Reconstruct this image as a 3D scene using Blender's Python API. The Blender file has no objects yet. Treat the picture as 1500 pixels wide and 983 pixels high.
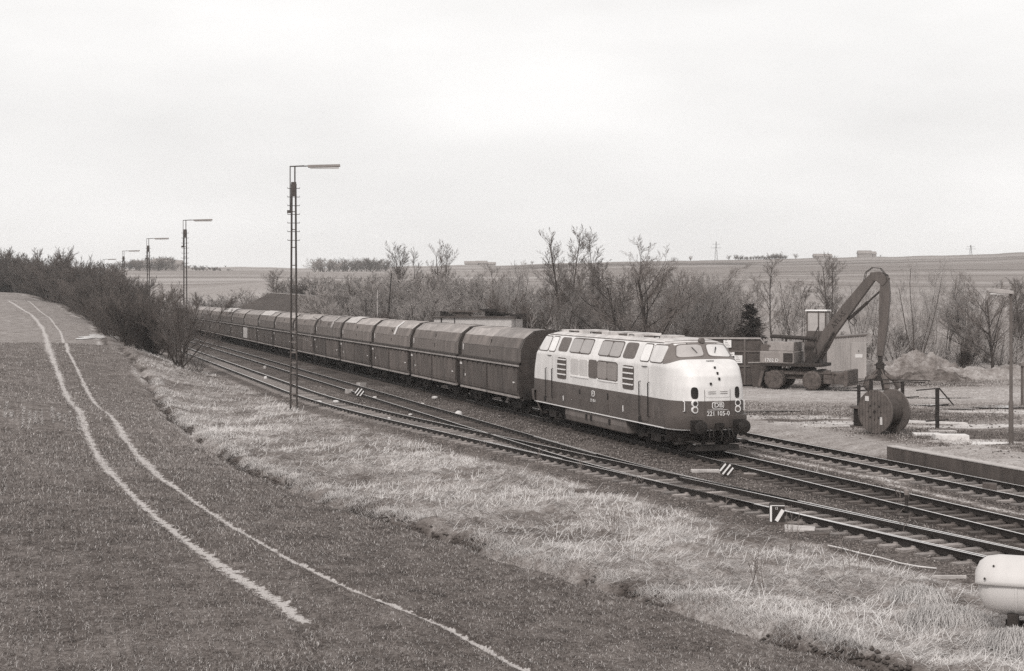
import bpy, math, random
import numpy as np
from mathutils import Vector, Matrix
R = math.radians
S = bpy.context.scene
COL = S.collection
# ---------------- camera ----------------
F, PX, PY, H = 2083.0, 750.0, 432.0, 5.9        # focal length and horizon in photo pixels, eye height above the rail heads
cd = bpy.data.cameras.new('camera'); cam = bpy.data.objects.new('camera', cd); COL.objects.link(cam)
cam.location = (0, 0, H); cam.rotation_euler = (R(90), 0, 0)
cd.sensor_width = 36; cd.lens = 36*F/1500; cd.shift_y = -(491.5-PY)/1500
cd.clip_start = 0.5; cd.clip_end = 9000
S.camera = cam
# ---------------- world, sun, exposure ----------------
def tint(g):
    e = math.exp(-3*g)
    return (g, g*(.98-.20*e), g*(.965-.29*e), 1)
w = bpy.data.worlds.new('World'); S.world = w; w.use_nodes = True
nt = w.node_tree; nt.nodes.clear()
def N(t, typ, **kw):
    n = t.nodes.new(typ)
    for k, v in kw.items(): setattr(n, k, v)
    return n
sky = N(nt, 'ShaderNodeTexSky'); sky.sky_type = 'NISHITA'; sky.sun_disc = False
SUN_EL, SUN_AZ = 42, 205        # azimuth: direction towards the sun, clockwise from +Y
sky.sun_elevation = R(SUN_EL); sky.sun_rotation = R(SUN_AZ); sky.air_density = 2; sky.dust_density = 6
bw = N(nt, 'ShaderNodeRGBToBW'); nt.links.new(sky.outputs[0], bw.inputs[0])
tc = N(nt, 'ShaderNodeTexCoord'); mp = N(nt, 'ShaderNodeMapping'); mp.inputs['Scale'].default_value = (1.5, 1.5, 5)
nt.links.new(tc.outputs['Generated'], mp.inputs[0])
cn = N(nt, 'ShaderNodeTexNoise'); cn.inputs['Scale'].default_value = 2.2; cn.inputs['Detail'].default_value = 5; cn.inputs['Roughness'].default_value = .5
nt.links.new(mp.outputs[0], cn.inputs['Vector'])
mr = N(nt, 'ShaderNodeMapRange'); mr.inputs[1].default_value = .3; mr.inputs[2].default_value = .7; mr.inputs[3].default_value = 7.0; mr.inputs[4].default_value = 8.5
nt.links.new(cn.outputs[0], mr.inputs[0])
mn = N(nt, 'ShaderNodeMath', operation='MINIMUM'); mn.inputs[1].default_value = 8; nt.links.new(bw.outputs[0], mn.inputs[0])
mx = N(nt, 'ShaderNodeMix'); mx.data_type = 'FLOAT'; mx.inputs[0].default_value = .9      # mostly even cloud over the clear sky
nt.links.new(mn.outputs[0], mx.inputs[2]); nt.links.new(mr.outputs[0], mx.inputs[3])
cr = N(nt, 'ShaderNodeCombineXYZ')
for i, k in enumerate((1, .99, .98)):
    m = N(nt, 'ShaderNodeMath', operation='MULTIPLY'); m.inputs[1].default_value = k
    nt.links.new(mx.outputs[0], m.inputs[0]); nt.links.new(m.outputs[0], cr.inputs[i])
bg = N(nt, 'ShaderNodeBackground'); bg.inputs[1].default_value = .1
wo = N(nt, 'ShaderNodeOutputWorld'); nt.links.new(cr.outputs[0], bg.inputs[0]); nt.links.new(bg.outputs[0], wo.inputs[0])
sl = bpy.data.lights.new('sun', 'SUN'); sl.energy = 1.5; sl.angle = R(12); sl.color = (1, .98, .955)
so = bpy.data.objects.new('sun', sl); COL.objects.link(so)
az, el = R(SUN_AZ), R(SUN_EL)
sd = Vector((math.sin(az)*math.cos(el), math.cos(az)*math.cos(el), math.sin(el)))
so.rotation_euler = sd.to_track_quat('Z', 'Y').to_euler(); so.location = (0, 0, 60)
S.view_settings.view_transform = 'Standard'; S.view_settings.look = 'None'
S.view_settings.exposure = 0.38; S.view_settings.gamma = 1; S.view_settings.use_curve_mapping = False
S.render.engine = 'CYCLES'; S.cycles.max_bounces = 5; S.cycles.volume_bounces = 1; S.cycles.diffuse_bounces = 3; S.cycles.use_denoising = False
# ---------------- materials ----------------
MATS = {}
def mat(name, g, rough=.8, var=.25, scale=3.0, bump=0.0, bscale=40.0, metal=0.0, rnd=0.0, streak=False, spec=.35):
    if name in MATS: return MATS[name]
    m = bpy.data.materials.new(name); m.use_nodes = True; t = m.node_tree; b = t.nodes['Principled BSDF']
    b.inputs['Roughness'].default_value = rough; b.inputs['Metallic'].default_value = metal; b.inputs['Specular IOR Level'].default_value = spec
    tc = N(t, 'ShaderNodeTexCoord'); mp = N(t, 'ShaderNodeMapping')
    t.links.new(tc.outputs['Object'], mp.inputs[0])
    if streak: mp.inputs['Scale'].default_value = (1, 1, .22)
    n1 = N(t, 'ShaderNodeTexNoise'); n1.inputs['Scale'].default_value = scale; n1.inputs['Detail'].default_value = 6; n1.inputs['Roughness'].default_value = .65
    t.links.new(mp.outputs[0], n1.inputs['Vector'])
    r = N(t, 'ShaderNodeMapRange'); r.inputs[1].default_value = .3; r.inputs[2].default_value = .7
    r.inputs[3].default_value = 1-var; r.inputs[4].default_value = 1+var
    t.links.new(n1.outputs[0], r.inputs[0])
    src = r.outputs[0]
    if rnd:
        oi = N(t, 'ShaderNodeObjectInfo'); r2 = N(t, 'ShaderNodeMapRange'); r2.inputs[3].default_value = 1-rnd; r2.inputs[4].default_value = 1+rnd
        t.links.new(oi.outputs['Random'], r2.inputs[0])
        mm = N(t, 'ShaderNodeMath', operation='MULTIPLY'); t.links.new(src, mm.inputs[0]); t.links.new(r2.outputs[0], mm.inputs[1]); src = mm.outputs[0]
    mv = N(t, 'ShaderNodeVectorMath', operation='SCALE'); mv.inputs[0].default_value = tint(g)[:3]
    t.links.new(src, mv.inputs['Scale']); t.links.new(mv.outputs[0], b.inputs['Base Color'])
    if bump:
        n2 = N(t, 'ShaderNodeTexNoise'); n2.inputs['Scale'].default_value = bscale; n2.inputs['Detail'].default_value = 3
        t.links.new(tc.outputs['Object'], n2.inputs['Vector'])
        bp = N(t, 'ShaderNodeBump'); bp.inputs['Strength'].default_value = bump; bp.inputs['Distance'].default_value = .05
        t.links.new(n2.outputs[0], bp.inputs['Height']); t.links.new(bp.outputs[0], b.inputs['Normal'])
    MATS[name] = m; return m
def ground_mat(name, rough=.95):
    """albedo from the 'alb' attribute, broken up by fine grain"""
    m = bpy.data.materials.new(name); m.use_nodes = True; t = m.node_tree; b = t.nodes['Principled BSDF']
    b.inputs['Roughness'].default_value = rough; b.inputs['Specular IOR Level'].default_value = .15
    at_ = N(t, 'ShaderNodeAttribute'); at_.attribute_name = 'alb'
    gr = N(t, 'ShaderNodeAttribute'); gr.attribute_name = 'grain'
    geo = N(t, 'ShaderNodeNewGeometry')
    n1 = N(t, 'ShaderNodeTexNoise'); n1.inputs['Scale'].default_value = 9; n1.inputs['Detail'].default_value = 8; n1.inputs['Roughness'].default_value = .8
    t.links.new(geo.outputs['Position'], n1.inputs['Vector'])
    r = N(t, 'ShaderNodeMapRange'); r.inputs[1].default_value = .32; r.inputs[2].default_value = .68; r.inputs[3].default_value = -1; r.inputs[4].default_value = 1
    t.links.new(n1.outputs[0], r.inputs[0])
    m1 = N(t, 'ShaderNodeMath', operation='MULTIPLY_ADD'); t.links.new(r.outputs[0], m1.inputs[0]); t.links.new(gr.outputs['Fac'], m1.inputs[1]); m1.inputs[2].default_value = 1
    n3 = N(t, 'ShaderNodeTexNoise'); n3.inputs['Scale'].default_value = 1.1; n3.inputs['Detail'].default_value = 5; n3.inputs['Roughness'].default_value = .75; t.links.new(geo.outputs['Position'], n3.inputs['Vector'])
    r3 = N(t, 'ShaderNodeMapRange'); r3.inputs[1].default_value = .3; r3.inputs[2].default_value = .7; r3.inputs[3].default_value = -.55; r3.inputs[4].default_value = .55; t.links.new(n3.outputs[0], r3.inputs[0])
    m3 = N(t, 'ShaderNodeMath', operation='MULTIPLY_ADD'); t.links.new(r3.outputs[0], m3.inputs[0]); t.links.new(gr.outputs['Fac'], m3.inputs[1]); t.links.new(m1.outputs[0], m3.inputs[2])
    m2_ = N(t, 'ShaderNodeMath', operation='MULTIPLY'); t.links.new(m3.outputs[0], m2_.inputs[0]); t.links.new(at_.outputs['Fac'], m2_.inputs[1])
    # pale washed-out wheel tracks: 'rut' attributes hold the distance from the track centre in half widths
    last = m2_.outputs[0]
    n4 = N(t, 'ShaderNodeTexNoise'); n4.inputs['Scale'].default_value = 4.5; n4.inputs['Detail'].default_value = 6; n4.inputs['Roughness'].default_value = .75; t.links.new(geo.outputs['Position'], n4.inputs['Vector'])
    for nm_ in ('rut_a', 'rut_b'):
        ra = N(t, 'ShaderNodeAttribute'); ra.attribute_name = nm_
        ab = N(t, 'ShaderNodeMath', operation='ABSOLUTE'); t.links.new(ra.outputs['Fac'], ab.inputs[0])
        nn = N(t, 'ShaderNodeMath', operation='MULTIPLY_ADD'); t.links.new(n4.outputs[0], nn.inputs[0]); nn.inputs[1].default_value = 7.5; nn.inputs[2].default_value = -3.6
        ad = N(t, 'ShaderNodeMath', operation='ADD'); t.links.new(ab.outputs[0], ad.inputs[0]); t.links.new(nn.outputs[0], ad.inputs[1])
        re_ = N(t, 'ShaderNodeAttribute'); re_.attribute_name = nm_+'_end'; ad2 = N(t, 'ShaderNodeMath', operation='ADD'); t.links.new(ad.outputs[0], ad2.inputs[0]); t.links.new(re_.outputs['Fac'], ad2.inputs[1]); ad = ad2
        rm = N(t, 'ShaderNodeMapRange'); rm.interpolation_type = 'SMOOTHSTEP'; rm.inputs[1].default_value = .75; rm.inputs[2].default_value = 1.2; rm.inputs[3].default_value = 1; rm.inputs[4].default_value = 0; t.links.new(ad.outputs[0], rm.inputs[0])
        mixr = N(t, 'ShaderNodeMix'); mixr.data_type = 'FLOAT'; t.links.new(rm.outputs[0], mixr.inputs[0]); t.links.new(last, mixr.inputs[2]); mixr.inputs[3].default_value = .46; last = mixr.outputs[0]
    m2 = N(t, 'ShaderNodeMath', operation='MULTIPLY'); t.links.new(last, m2.inputs[0]); m2.inputs[1].default_value = 1
    # warm-toned grey ramp
    rp = N(t, 'ShaderNodeValToRGB'); e = rp.color_ramp.elements
    e[0].position = 0; e[0].color = (0, 0, 0, 1); e[1].position = 1; e[1].color = tint(1)
    for p in (.02, .08, .2, .45):
        x = e.new(p); x.color = tint(p)
    t.links.new(m2.outputs[0], rp.inputs[0]); t.links.new(rp.outputs[0], b.inputs['Base Color'])
    bp = N(t, 'ShaderNodeBump'); bp.inputs['Strength'].default_value = .5; bp.inputs['Distance'].default_value = .06
    t.links.new(n1.outputs[0], bp.inputs['Height']); t.links.new(bp.outputs[0], b.inputs['Normal'])
    return m
# ---------------- mesh helpers ----------------
def link(o, parent=None):
    COL.objects.link(o)
    if parent is not None: o.parent = parent
    return o
def tag(o, label=None, cat=None, group=None, kind=None):
    if label: o['label'] = label
    if cat: o['category'] = cat
    if group: o['group'] = group
    if kind: o['kind'] = kind
    return o
def thing(name, label, cat, loc=(0, 0, 0), rz=0, group=None):
    o = bpy.data.objects.new(name, None); o.empty_display_size = .3; link(o)
    o.location = loc; o.rotation_euler = (0, 0, rz)
    return tag(o, label, cat, group)
def copy_tree(o, parent=None):
    c = o.copy(); COL.objects.link(c); c.parent = parent
    for ch in CH.get(o.name, []): copy_tree(ch, c)
    return c
CH = {}
class MB:
    def __init__(s): s.v = []; s.f = []; s.mi = []; s.cur = 0
    def add(s, vs, fs):
        n = len(s.v); s.v += [tuple(p) for p in vs]; s.f += [tuple(i+n for i in f) for f in fs]; s.mi += [s.cur]*len(fs); return s
    def box(s, x0, x1, y0, y1, z0, z1):
        return s.add([(x0,y0,z0),(x1,y0,z0),(x1,y1,z0),(x0,y1,z0),(x0,y0,z1),(x1,y0,z1),(x1,y1,z1),(x0,y1,z1)],
                     [(3,2,1,0),(4,5,6,7),(0,1,5,4),(1,2,6,5),(2,3,7,6),(3,0,4,7)])
    def hexa(s, p): return s.add(p, [(3,2,1,0),(4,5,6,7),(0,1,5,4),(1,2,6,5),(2,3,7,6),(3,0,4,7)])
    def bar(s, a, b, wx, wz, up=(0,0,1)):
        a, b = Vector(a), Vector(b); d = (b-a).normalized(); u = Vector(up)
        if abs(d.dot(u)) > .98: u = Vector((1,0,0))
        x = d.cross(u).normalized(); z = x.cross(d)
        c = []
        for p in (a, b):
            for i, j in ((-1,-1),(1,-1),(1,1),(-1,1)): c.append(p+x*(i*wx/2)+z*(j*wz/2))
        return s.add(c, [(0,1,2,3),(7,6,5,4),(0,4,5,1),(1,5,6,2),(2,6,7,3),(3,7,4,0)])
    def tube(s, pts, r, n=8, cap=True):
        pts = [Vector(p) for p in pts]; rs = r if isinstance(r, (list, tuple)) else [r]*len(pts)
        vs = []; fs = []; x = None
        for i, p in enumerate(pts):
            d = (pts[min(i+1, len(pts)-1)]-pts[max(i-1, 0)]).normalized()
            if x is None: x = d.orthogonal().normalized()
            else: x = (x-d*x.dot(d)).normalized()
            y = d.cross(x)
            for k in range(n):
                a = 2*math.pi*k/n; vs.append(p+(x*math.cos(a)+y*math.sin(a))*rs[i])
        for i in range(len(pts)-1):
            for k in range(n):
                k2 = (k+1) % n; fs.append((i*n+k, i*n+k2, (i+1)*n+k2, (i+1)*n+k))
        if cap: fs.append(tuple(range(n-1, -1, -1))); fs.append(tuple((len(pts)-1)*n+k for k in range(n)))
        return s.add(vs, fs)
    def cyl(s, a, b, r, n=20): return s.tube([a, b], r, n)
    def lathe(s, prof, origin=(0,0,0), axis='Z', n=28):
        o = Vector(origin); vs = []; fs = []
        for r, h in prof:
            for k in range(n):
                a = 2*math.pi*k/n; c, q = r*math.cos(a), r*math.sin(a)
                p = {'Z': (c, q, h), 'Y': (c, h, q), 'X': (h, c, q)}[axis]; vs.append(o+Vector(p))
        for i in range(len(prof)-1):
            for k in range(n):
                k2 = (k+1) % n; fs.append((i*n+k, i*n+k2, (i+1)*n+k2, (i+1)*n+k))
        fs.append(tuple(range(n))); fs.append(tuple((len(prof)-1)*n+k for k in range(n-1, -1, -1)))
        return s.add(vs, fs)
    def prism(s, poly, a, b, axis='X'):
        """closed outline poly swept from a to b; axis X: poly=(y,z); Y: (x,z); Z: (x,y)"""
        n = len(poly); vs = []
        for h in (a, b):
            for p in poly: vs.append({'X': (h, p[0], p[1]), 'Y': (p[0], h, p[1]), 'Z': (p[0], p[1], h)}[axis])
        fs = [tuple(range(n)), tuple(range(2*n-1, n-1, -1))]
        for i in range(n): j = (i+1) % n; fs.append((i, n+i, n+j, j))
        return s.add(vs, fs)
    def grid(s, rows, closed=False):
        n = len(rows[0]); vs = [p for r in rows for p in r]; fs = []
        for i in range(len(rows)-1):
            for k in range(n if closed else n-1):
                k2 = (k+1) % n; fs.append((i*n+k, i*n+k2, (i+1)*n+k2, (i+1)*n+k))
        return s.add(vs, fs)
    def build(s, name, m, parent=None, smooth=False, bevel=0, fix=True):
        me = bpy.data.meshes.new(name); me.from_pydata(s.v, [], s.f)
        for x in (m if isinstance(m, (list, tuple)) else [m]): me.materials.append(x)
        if any(s.mi): me.polygons.foreach_set('material_index', s.mi)
        if smooth: me.shade_smooth(); me.set_sharp_from_angle(angle=R(smooth if smooth > 1 else 40))
        o = bpy.data.objects.new(name, me); link(o, parent)
        if fix:
            import bmesh
            b = bmesh.new(); b.from_mesh(me); bmesh.ops.recalc_face_normals(b, faces=b.faces); b.to_mesh(me); b.free()
        if bevel:
            md = o.modifiers.new('bevel', 'BEVEL'); md.width = bevel; md.segments = 2; md.limit_method = 'ANGLE'; md.angle_limit = R(35)
        if parent is not None: CH.setdefault(parent.name, []).append(o)
        return o
def np_mesh(name, V, Fq, m, parent=None, smooth=False, attrs=None):
    """V (n,3), Fq (k,3 or 4) numpy"""
    me = bpy.data.meshes.new(name); k = Fq.shape[1]
    me.vertices.add(len(V)); me.vertices.foreach_set('co', V.astype(np.float32).ravel())
    me.loops.add(Fq.size); me.loops.foreach_set('vertex_index', Fq.astype(np.int32).ravel())
    me.polygons.add(len(Fq)); me.polygons.foreach_set('loop_start', np.arange(0, Fq.size, k, dtype=np.int32))
    me.polygons.foreach_set('loop_total', np.full(len(Fq), k, dtype=np.int32))
    me.update(calc_edges=True)
    for a, d in (attrs or {}).items():
        at_ = me.attributes.new(a, 'FLOAT', 'POINT'); at_.data.foreach_set('value', d.astype(np.float32).ravel())
    if smooth: me.shade_smooth()
    me.materials.append(m)
    o = bpy.data.objects.new(name, me); link(o, parent)
    if parent is not None: CH.setdefault(parent.name, []).append(o)
    return o
def text(txt, size, m, parent, mtx, name, extr=.004, sx=1.0):
    c = bpy.data.curves.new('t', 'FONT'); c.body = txt; c.size = size; c.extrude = extr; c.align_x = 'CENTER'; c.align_y = 'CENTER'; c.resolution_u = 3
    o = bpy.data.objects.new('t', c); COL.objects.link(o); bpy.context.view_layer.update()
    me = bpy.data.meshes.new_from_object(o.evaluated_get(bpy.context.evaluated_depsgraph_get()))
    bpy.data.objects.remove(o); me.transform(Matrix.Diagonal((sx, 1, 1, 1))); me.transform(mtx)
    me.materials.clear(); me.materials.append(m); me.name = name
    ob = bpy.data.objects.new(name, me); link(ob, parent); CH.setdefault(parent.name, []).append(ob)
    return ob
# ---------------- geometry of the site ----------------
DX, DY = -.3177, .9482          # along the railway, away from the camera
NX, NY = .9482, .3177           # across it, to the right
def W(s, t, z=0): return Vector((s*DX+t*NX, s*DY+t*NY, z))
RZ = math.atan2(-DY, -DX)       # heading of things that face the camera end of the line
def at(px, py, z=0.0):          # point of height z seen at a photo position
    D = F*(H-z)/(py-PY); return Vector(((px-PX)*D/F, D, z))
def atD(px, D, z=0.0): return Vector(((px-PX)*D/F, D, z))
def ss(x, a, b):
    u = np.clip((x-a)/(b-a), 0, 1); return u*u*(3-2*u)
_rs = np.random.RandomState(5); _tab = _rs.rand(256, 256)
def vn(x, y):
    xi = np.floor(x).astype(int); yi = np.floor(y).astype(int); fx = x-xi; fy = y-yi
    fx = fx*fx*(3-2*fx); fy = fy*fy*(3-2*fy)
    g = lambda i, j: _tab[(xi+i) & 255, (yi+j) & 255]
    return (g(0,0)*(1-fx)+g(1,0)*fx)*(1-fy)+(g(0,1)*(1-fx)+g(1,1)*fx)*fy
def fbm(x, y, o=4):
    r = 0; a = .5; t = 0
    for k in range(o): r = r+a*vn(x*2**k+17*k, y*2**k+31*k); t += a; a *= .55
    return r/t*2-1
ctrl = [tuple(at(*p)) for p in [(0,983,-.1),(0,850,.1),(0,700,.5),(0,600,1.1),(0,540,1.7),(0,503,2.25),(100,503,2.2),(150,507,1.9),
    (400,707,-.1),(573,767,-.15),(747,823,-.15),(1037,904,-.2),(1258,975,-.2),(300,660,0),(250,620,.05),(215,575,.3),
    (300,850,0),(200,700,.3),(120,600,.9),(600,950,-.1)]]
ctrl += [(-43,119,1.75),(-36,119,1.6),(-50,137,2.0),(-56,170,3.1),(-66,210,4.5),(-80,250,5.85),(-96,270,6.35),(-110,320,6.5),(-150,500,6),
         (-76,230,5.0),(-62,200,3.9),(-51,170,2.7),(-40,140,1.9),(-105,170,6),(-85,119,4.6),(-150,250,8),(-60,500,4),(-60,320,4.5),(-33,170,.6),(-46,210,1.5),
         (0,10,0),(10,12,0),(-12,12,.2),(-16,23,.2),(-25,33,.5),(-27,46,1.0),(-36,60,1.9),(-50,80,2.9),(-10,15,0),(10,60,0),(-5,120,0),(10,20,-.2),(-10,200,0),(-30,300,1)]
CX = np.array(ctrl)
def _phi(r2): return np.sqrt(r2+25.0)
_A = _phi((CX[:,None,0]-CX[None,:,0])**2+(CX[:,None,1]-CX[None,:,1])**2)
_n = len(CX); _M = np.zeros((_n+1, _n+1)); _M[:_n,:_n] = _A; _M[:_n,_n] = 1; _M[_n,:_n] = 1
_c = np.linalg.solve(_M, np.append(CX[:,2], 0))
def left_z(X, Y):
    z = np.full(np.shape(X), _c[_n])
    for i in range(_n): z = z+_c[i]*_phi((X-CX[i,0])**2+(Y-CX[i,1])**2)
    return z
ES = np.array([0,20.4,24.3,27.3,30.8,35,40.8,46.3,50,57,69,88,107,130,177,242,281,400,3000.]); ET = np.array([22,13,12.05,11.4,10.3,9.6,8.1,7.3,6.7,6.3,6.1,6.4,6.0,5.6,6.4,1,-6,-40,-900.])
BS = np.array([0,20,27,34,40,50,62,75,90,3000.]); BT = np.array([19.6,18.9,18.3,17.5,17.0,15.9,14.7,13.4,13.2,13.2])     # left edge of the ballast
CRX = np.array([-2.,-.36,-.25,-.168,-.08,0,.05,.15,.24,.36,.8,2]); CRZ = np.array([432-395,432-393,432-392,432-391,432-390,432-387,432-384.5,432-380,432-377,432-370,432-366,432-366.])*900/F+5.9
def fields(X, Y):
    s = X*DX+Y*DY; t = X*NX+Y*NY
    return s, t, np.interp(s, ES, ET), np.interp(s, BS, BT)
def gz(X, Y, rough=True):
    X = np.asarray(X, float); Y = np.asarray(Y, float)
    s, t, te, tb = fields(X, Y)
    zl = left_z(X, np.minimum(Y, 330.))
    k = ss(t, te+.5, tb+.2)
    z = zl*(1-k)+(-.21)*k
    z = z+(.0-z)*ss(t, 29.9, 31.2)
    z = z+ss(t, 31, 35)*.12*fbm(X*.12, Y*.12, 2)
    pl = .28*ss(t, 29.95, 30.15)*(1-ss(s, 44.6, 47))*(1-ss(t, 38, 44)); z = z+pl
    # far valley side
    crest = np.interp(X/np.maximum(Y, 1), CRX, CRZ)
    u = np.clip((Y-190)/(900-190), 0, 1)
    crest = crest+1.5*fbm(X/np.maximum(Y, 1)*14+3, Y*0+1.5, 4)*ss(Y, 400, 880)
    hz = crest*(u**.9)*(1-.85*ss(Y, 905, 1900))
    fade = ss(t, 40, 70)*ss(Y, 150, 230)+(1-ss(t, 40, 70))*ss(Y, 330, 480)
    z = z*(1-fade)+(hz*ss(Y, 190, 260)+2.2*fbm(X*.008, Y*.008, 3)*u*(1-u)*4)*fade
    if rough:
        near = 1/(1+(Y/120.)**2)
        bank = ss(t, te-.1, te+.5)*(1-ss(t, tb-.9, tb+.1))*(t > te-.5)
        z = z+bank*near*(.17*fbm(X*.9, Y*.9, 4)+.24*np.abs(fbm(X*1.7+9, Y*1.7, 3))-.05)
        e = t-te+.25*fbm(X*.8+5, Y*.8, 3)
        z = z-.32*np.exp(-((e-.1)/.28)**2)*near*(s < 130)+.12*np.exp(-((e-.8)/.4)**2)*near
        z = z+(t < te)*near*.02*fbm(X*3, Y*3, 3)
        bal = ss(t, tb-.2, tb+.3)*(1-ss(t, 30, 30.6)); z = z+bal*near*.035*fbm(X*3.1, Y*3.1, 3)
        yard = ss(t, 31.5, 34)*(1-fade); z = z+yard*.05*fbm(X*.6, Y*.6, 4)
    return z
def g1(x, y): return float(gz(np.array([x]), np.array([y]), False)[0])
def hit(px, py):
    k = (px-PX)/F; Y = np.exp(np.linspace(math.log(12), math.log(900), 3000)); X = k*Y
    zl = H-(py-PY)/F*Y; d = gz(X, Y, False)-zl; i = np.argmax(d > 0); return X[i], Y[i]
def on(px, D, dz=0): x = (px-PX)*D/F; return Vector((x, D, g1(x, D)+dz))
# ---------------- ground sheet ----------------
def polyX(pts):
    w_ = sorted([tuple(reversed(hit(*p))) for p in pts]); return np.array([a for a, b in w_]), np.array([b for a, b in w_])
L1 = [(12,441),(20,445),(45,460),(62,480),(68,495),(70,508),(85,545),(105,590),(130,640),(160,690),(200,730),(240,765),(300,810),(360,850),(410,880),(440,905),(460,925)]
L2 = [(40,441),(50,448),(72,465),(88,485),(92,497),(99,514),(120,555),(150,600),(190,650),(235,698),(290,737),(350,775),(420,815),(500,855),(575,885),(650,915),(760,975),(900,1040)]
Y1, X1 = polyX(L1); Y2, X2 = polyX(L2)
RUT = [0]; DST = [0, 0, 0, 0]
def albedo(X, Y):
    s, t, te, tb = fields(X, Y)
    n_big = fbm(X*.05, Y*.05, 3); n_med = fbm(X*.35, Y*.35, 4); n_f = fbm(X*2.7, Y*2.7, 3)
    wob = .5*fbm(X*.8+5, Y*.8, 3)
    # field: young crop over dark soil
    crest = (Y > 113)
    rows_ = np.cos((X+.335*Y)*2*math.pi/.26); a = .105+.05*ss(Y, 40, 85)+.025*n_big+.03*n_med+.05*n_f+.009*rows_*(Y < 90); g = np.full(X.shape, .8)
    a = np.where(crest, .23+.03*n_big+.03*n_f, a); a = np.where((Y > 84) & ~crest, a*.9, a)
    # tractor ruts
    RUT[0] = np.zeros(X.shape)
    for q_, (Yk, Xk, wd) in enumerate(((Y1, X1, .15), (Y2, X2, .085))):
        dx = X-np.interp(Y, Yk, Xk); sl = np.gradient(Xk, Yk); cs = 1/np.sqrt(1+np.interp(Y, Yk, sl)**2)
        d = dx*cs; wv = wd*(.85+.4*fbm(Y*.35+9*q_, Y*0+3, 2))*np.clip(Y/60, 1.0, 1.5)
        wv = wv*(1+(1.2 if q_ else .3)*ss(Y, 40, 46)*(1-ss(Y, 58, 66))); wv = np.where((Y < 36) & (q_ == 0), wv*1.1, wv)
        DST[q_] = np.clip(d/wv, -30, 30); DST[q_+2] = 4*(1-ss(Y, Yk[0]-.3, Yk[0]+1.2))+6*ss(Y, 250, 256)
        RUT[0] = np.maximum(RUT[0], 1-ss(np.abs(d), wv, wv*2)); a = a*(.86+.14*ss(np.abs(d), wv*.9, wv*3))
    # washed-out sowing rows by the left edge
    r = ss(rows_, -.1, .8)*ss(n_med, -.5, .0)*ss(Y, 54, 57)*(1-ss(Y, 63, 67))*(1-ss(X/Y, -.335, -.31)); r = r*ss(n_f+.6*vn(X*4, Y*.2), -.2, .6); a = a+r*.04; RUT[0] = np.maximum(RUT[0], r*.4)
    r = ss(np.cos((X+.40*Y)*2*math.pi/.5), .6, .95)*ss(n_med, .1, .4)*(t < te)*ss(t, te-7, te-5)*(Y > 42)*(Y < 80); a = a+r*.10
    # bank: dry matted grass
    k = ss(t-te+wob*.6, -.1, .25); b_ = .27+.05*n_big+.09*n_med+.10*n_f
    dirt = ss(fbm(X*.5+40, Y*.5, 4), .12, .42); b_ = b_*(1-.5*dirt)
    b_ = np.where(s > 95, b_*.75, b_)
    edge = np.exp(-((t-te-.12+.5*wob)/.36)**2)*ss(fbm(X*.6+8, Y*.6, 3), -.35, .0); b_ = b_*(1-.88*edge)
    a = a*(1-k)+b_*k; g = g*(1-k)+.6*k
    # pale worn strip along the field edge further up
    kk = np.exp(-((t-te+.25+.3*wob)/.22)**2)*ss(s, 45, 60)*ss(n_med, -.2, .3); a = a+.22*kk
    # ballast
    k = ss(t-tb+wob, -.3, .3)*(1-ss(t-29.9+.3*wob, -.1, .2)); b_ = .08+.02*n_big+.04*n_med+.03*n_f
    oil_shade = np.exp(-((t-23.85)/1.0)**2)*.65+np.exp(-((t-28.15)/1.0)**2)*.25; b_ = b_*(1-oil_shade)  # track oil, plus contact shadow under the train put into the ballast colour
    weed = ss(fbm(X*.3+70, Y*.3, 3), .1, .5)*ss(s, 60, 110); b_ = b_*(1+.7*weed)
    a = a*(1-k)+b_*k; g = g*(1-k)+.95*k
    # spilled pale grit between the tracks
    for tt, s0, s1, wd in ((26.35,41.5,49,.2),(26.05,32.2,39.5,.17),(26.6,40,41.5,.35)):
        kk = np.exp(-((t-tt-.25*fbm(s*.25, s*0+3, 2))/wd)**4)*ss(s, s0-1, s0+.4)*(1-ss(s, s1-.4, s1+1)); a = a*(1-kk)+.42*kk
    # yard
    k = ss(t-29.9+.3*wob, -.1, .2); b_ = .165+.05*n_big+.08*n_med+.07*n_f
    rough_ = ss(fbm(X*.22+12, Y*.22+4, 4), -.15, .35); b_ = b_*(1-.62*rough_)
    wet = ss(fbm(X*.16+30, Y*.5+9, 3), .28, .4)*(t > 32); b_ = b_*(1-wet)+.48*wet
    path = (1-ss(np.abs(t-31.2-.4*n_med), 1.0, 1.9))*(s > 44); b_ = b_*(1-path*.8)+.32*path*.8
    road = ss(Y+.9*n_med, 77, 80)*(1-ss(Y+.9*n_med, 88, 92)); b_ = b_*(1-road)+(.36+.05*fbm(X*.1, Y*2, 3))*road
    heap = ss(Y, 93, 97); b_ = b_*(1-heap)+(.27+.07*n_med+.07*n_f)*heap
    pf = (s < 45.8)*(t > 29.9)*(t < 33.5+wob); b_ = np.where(pf, .36+.05*n_f+.03*n_med, b_)
    a = a*(1-k)+b_*k; g = g*(1-k)+.6*k
    # far valley side: fields with furrow lines and darker hedges
    k = ss(Y, 150, 200)*ss(t, 35, 60)+(1-ss(t, 35, 60))*ss(Y, 340, 400)
    r = X/np.maximum(Y, 1)
    q = np.clip((Y-190)/710, 0, 1.3)
    # strips that run along the slope, slightly tilted in view
    q2 = q+.25*r+.02*fbm(X*.01, Y*.01, 2)
    strip = fbm(q2*26, q2*0+4, 2); fine = fbm(q2*90, r*4, 2)
    b_ = .215+.12*strip+.06*fine+.02*n_f+.03*fbm(r*6, q*2, 2)
    b_ = np.where(r < -.02, b_+.05, b_)
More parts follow.
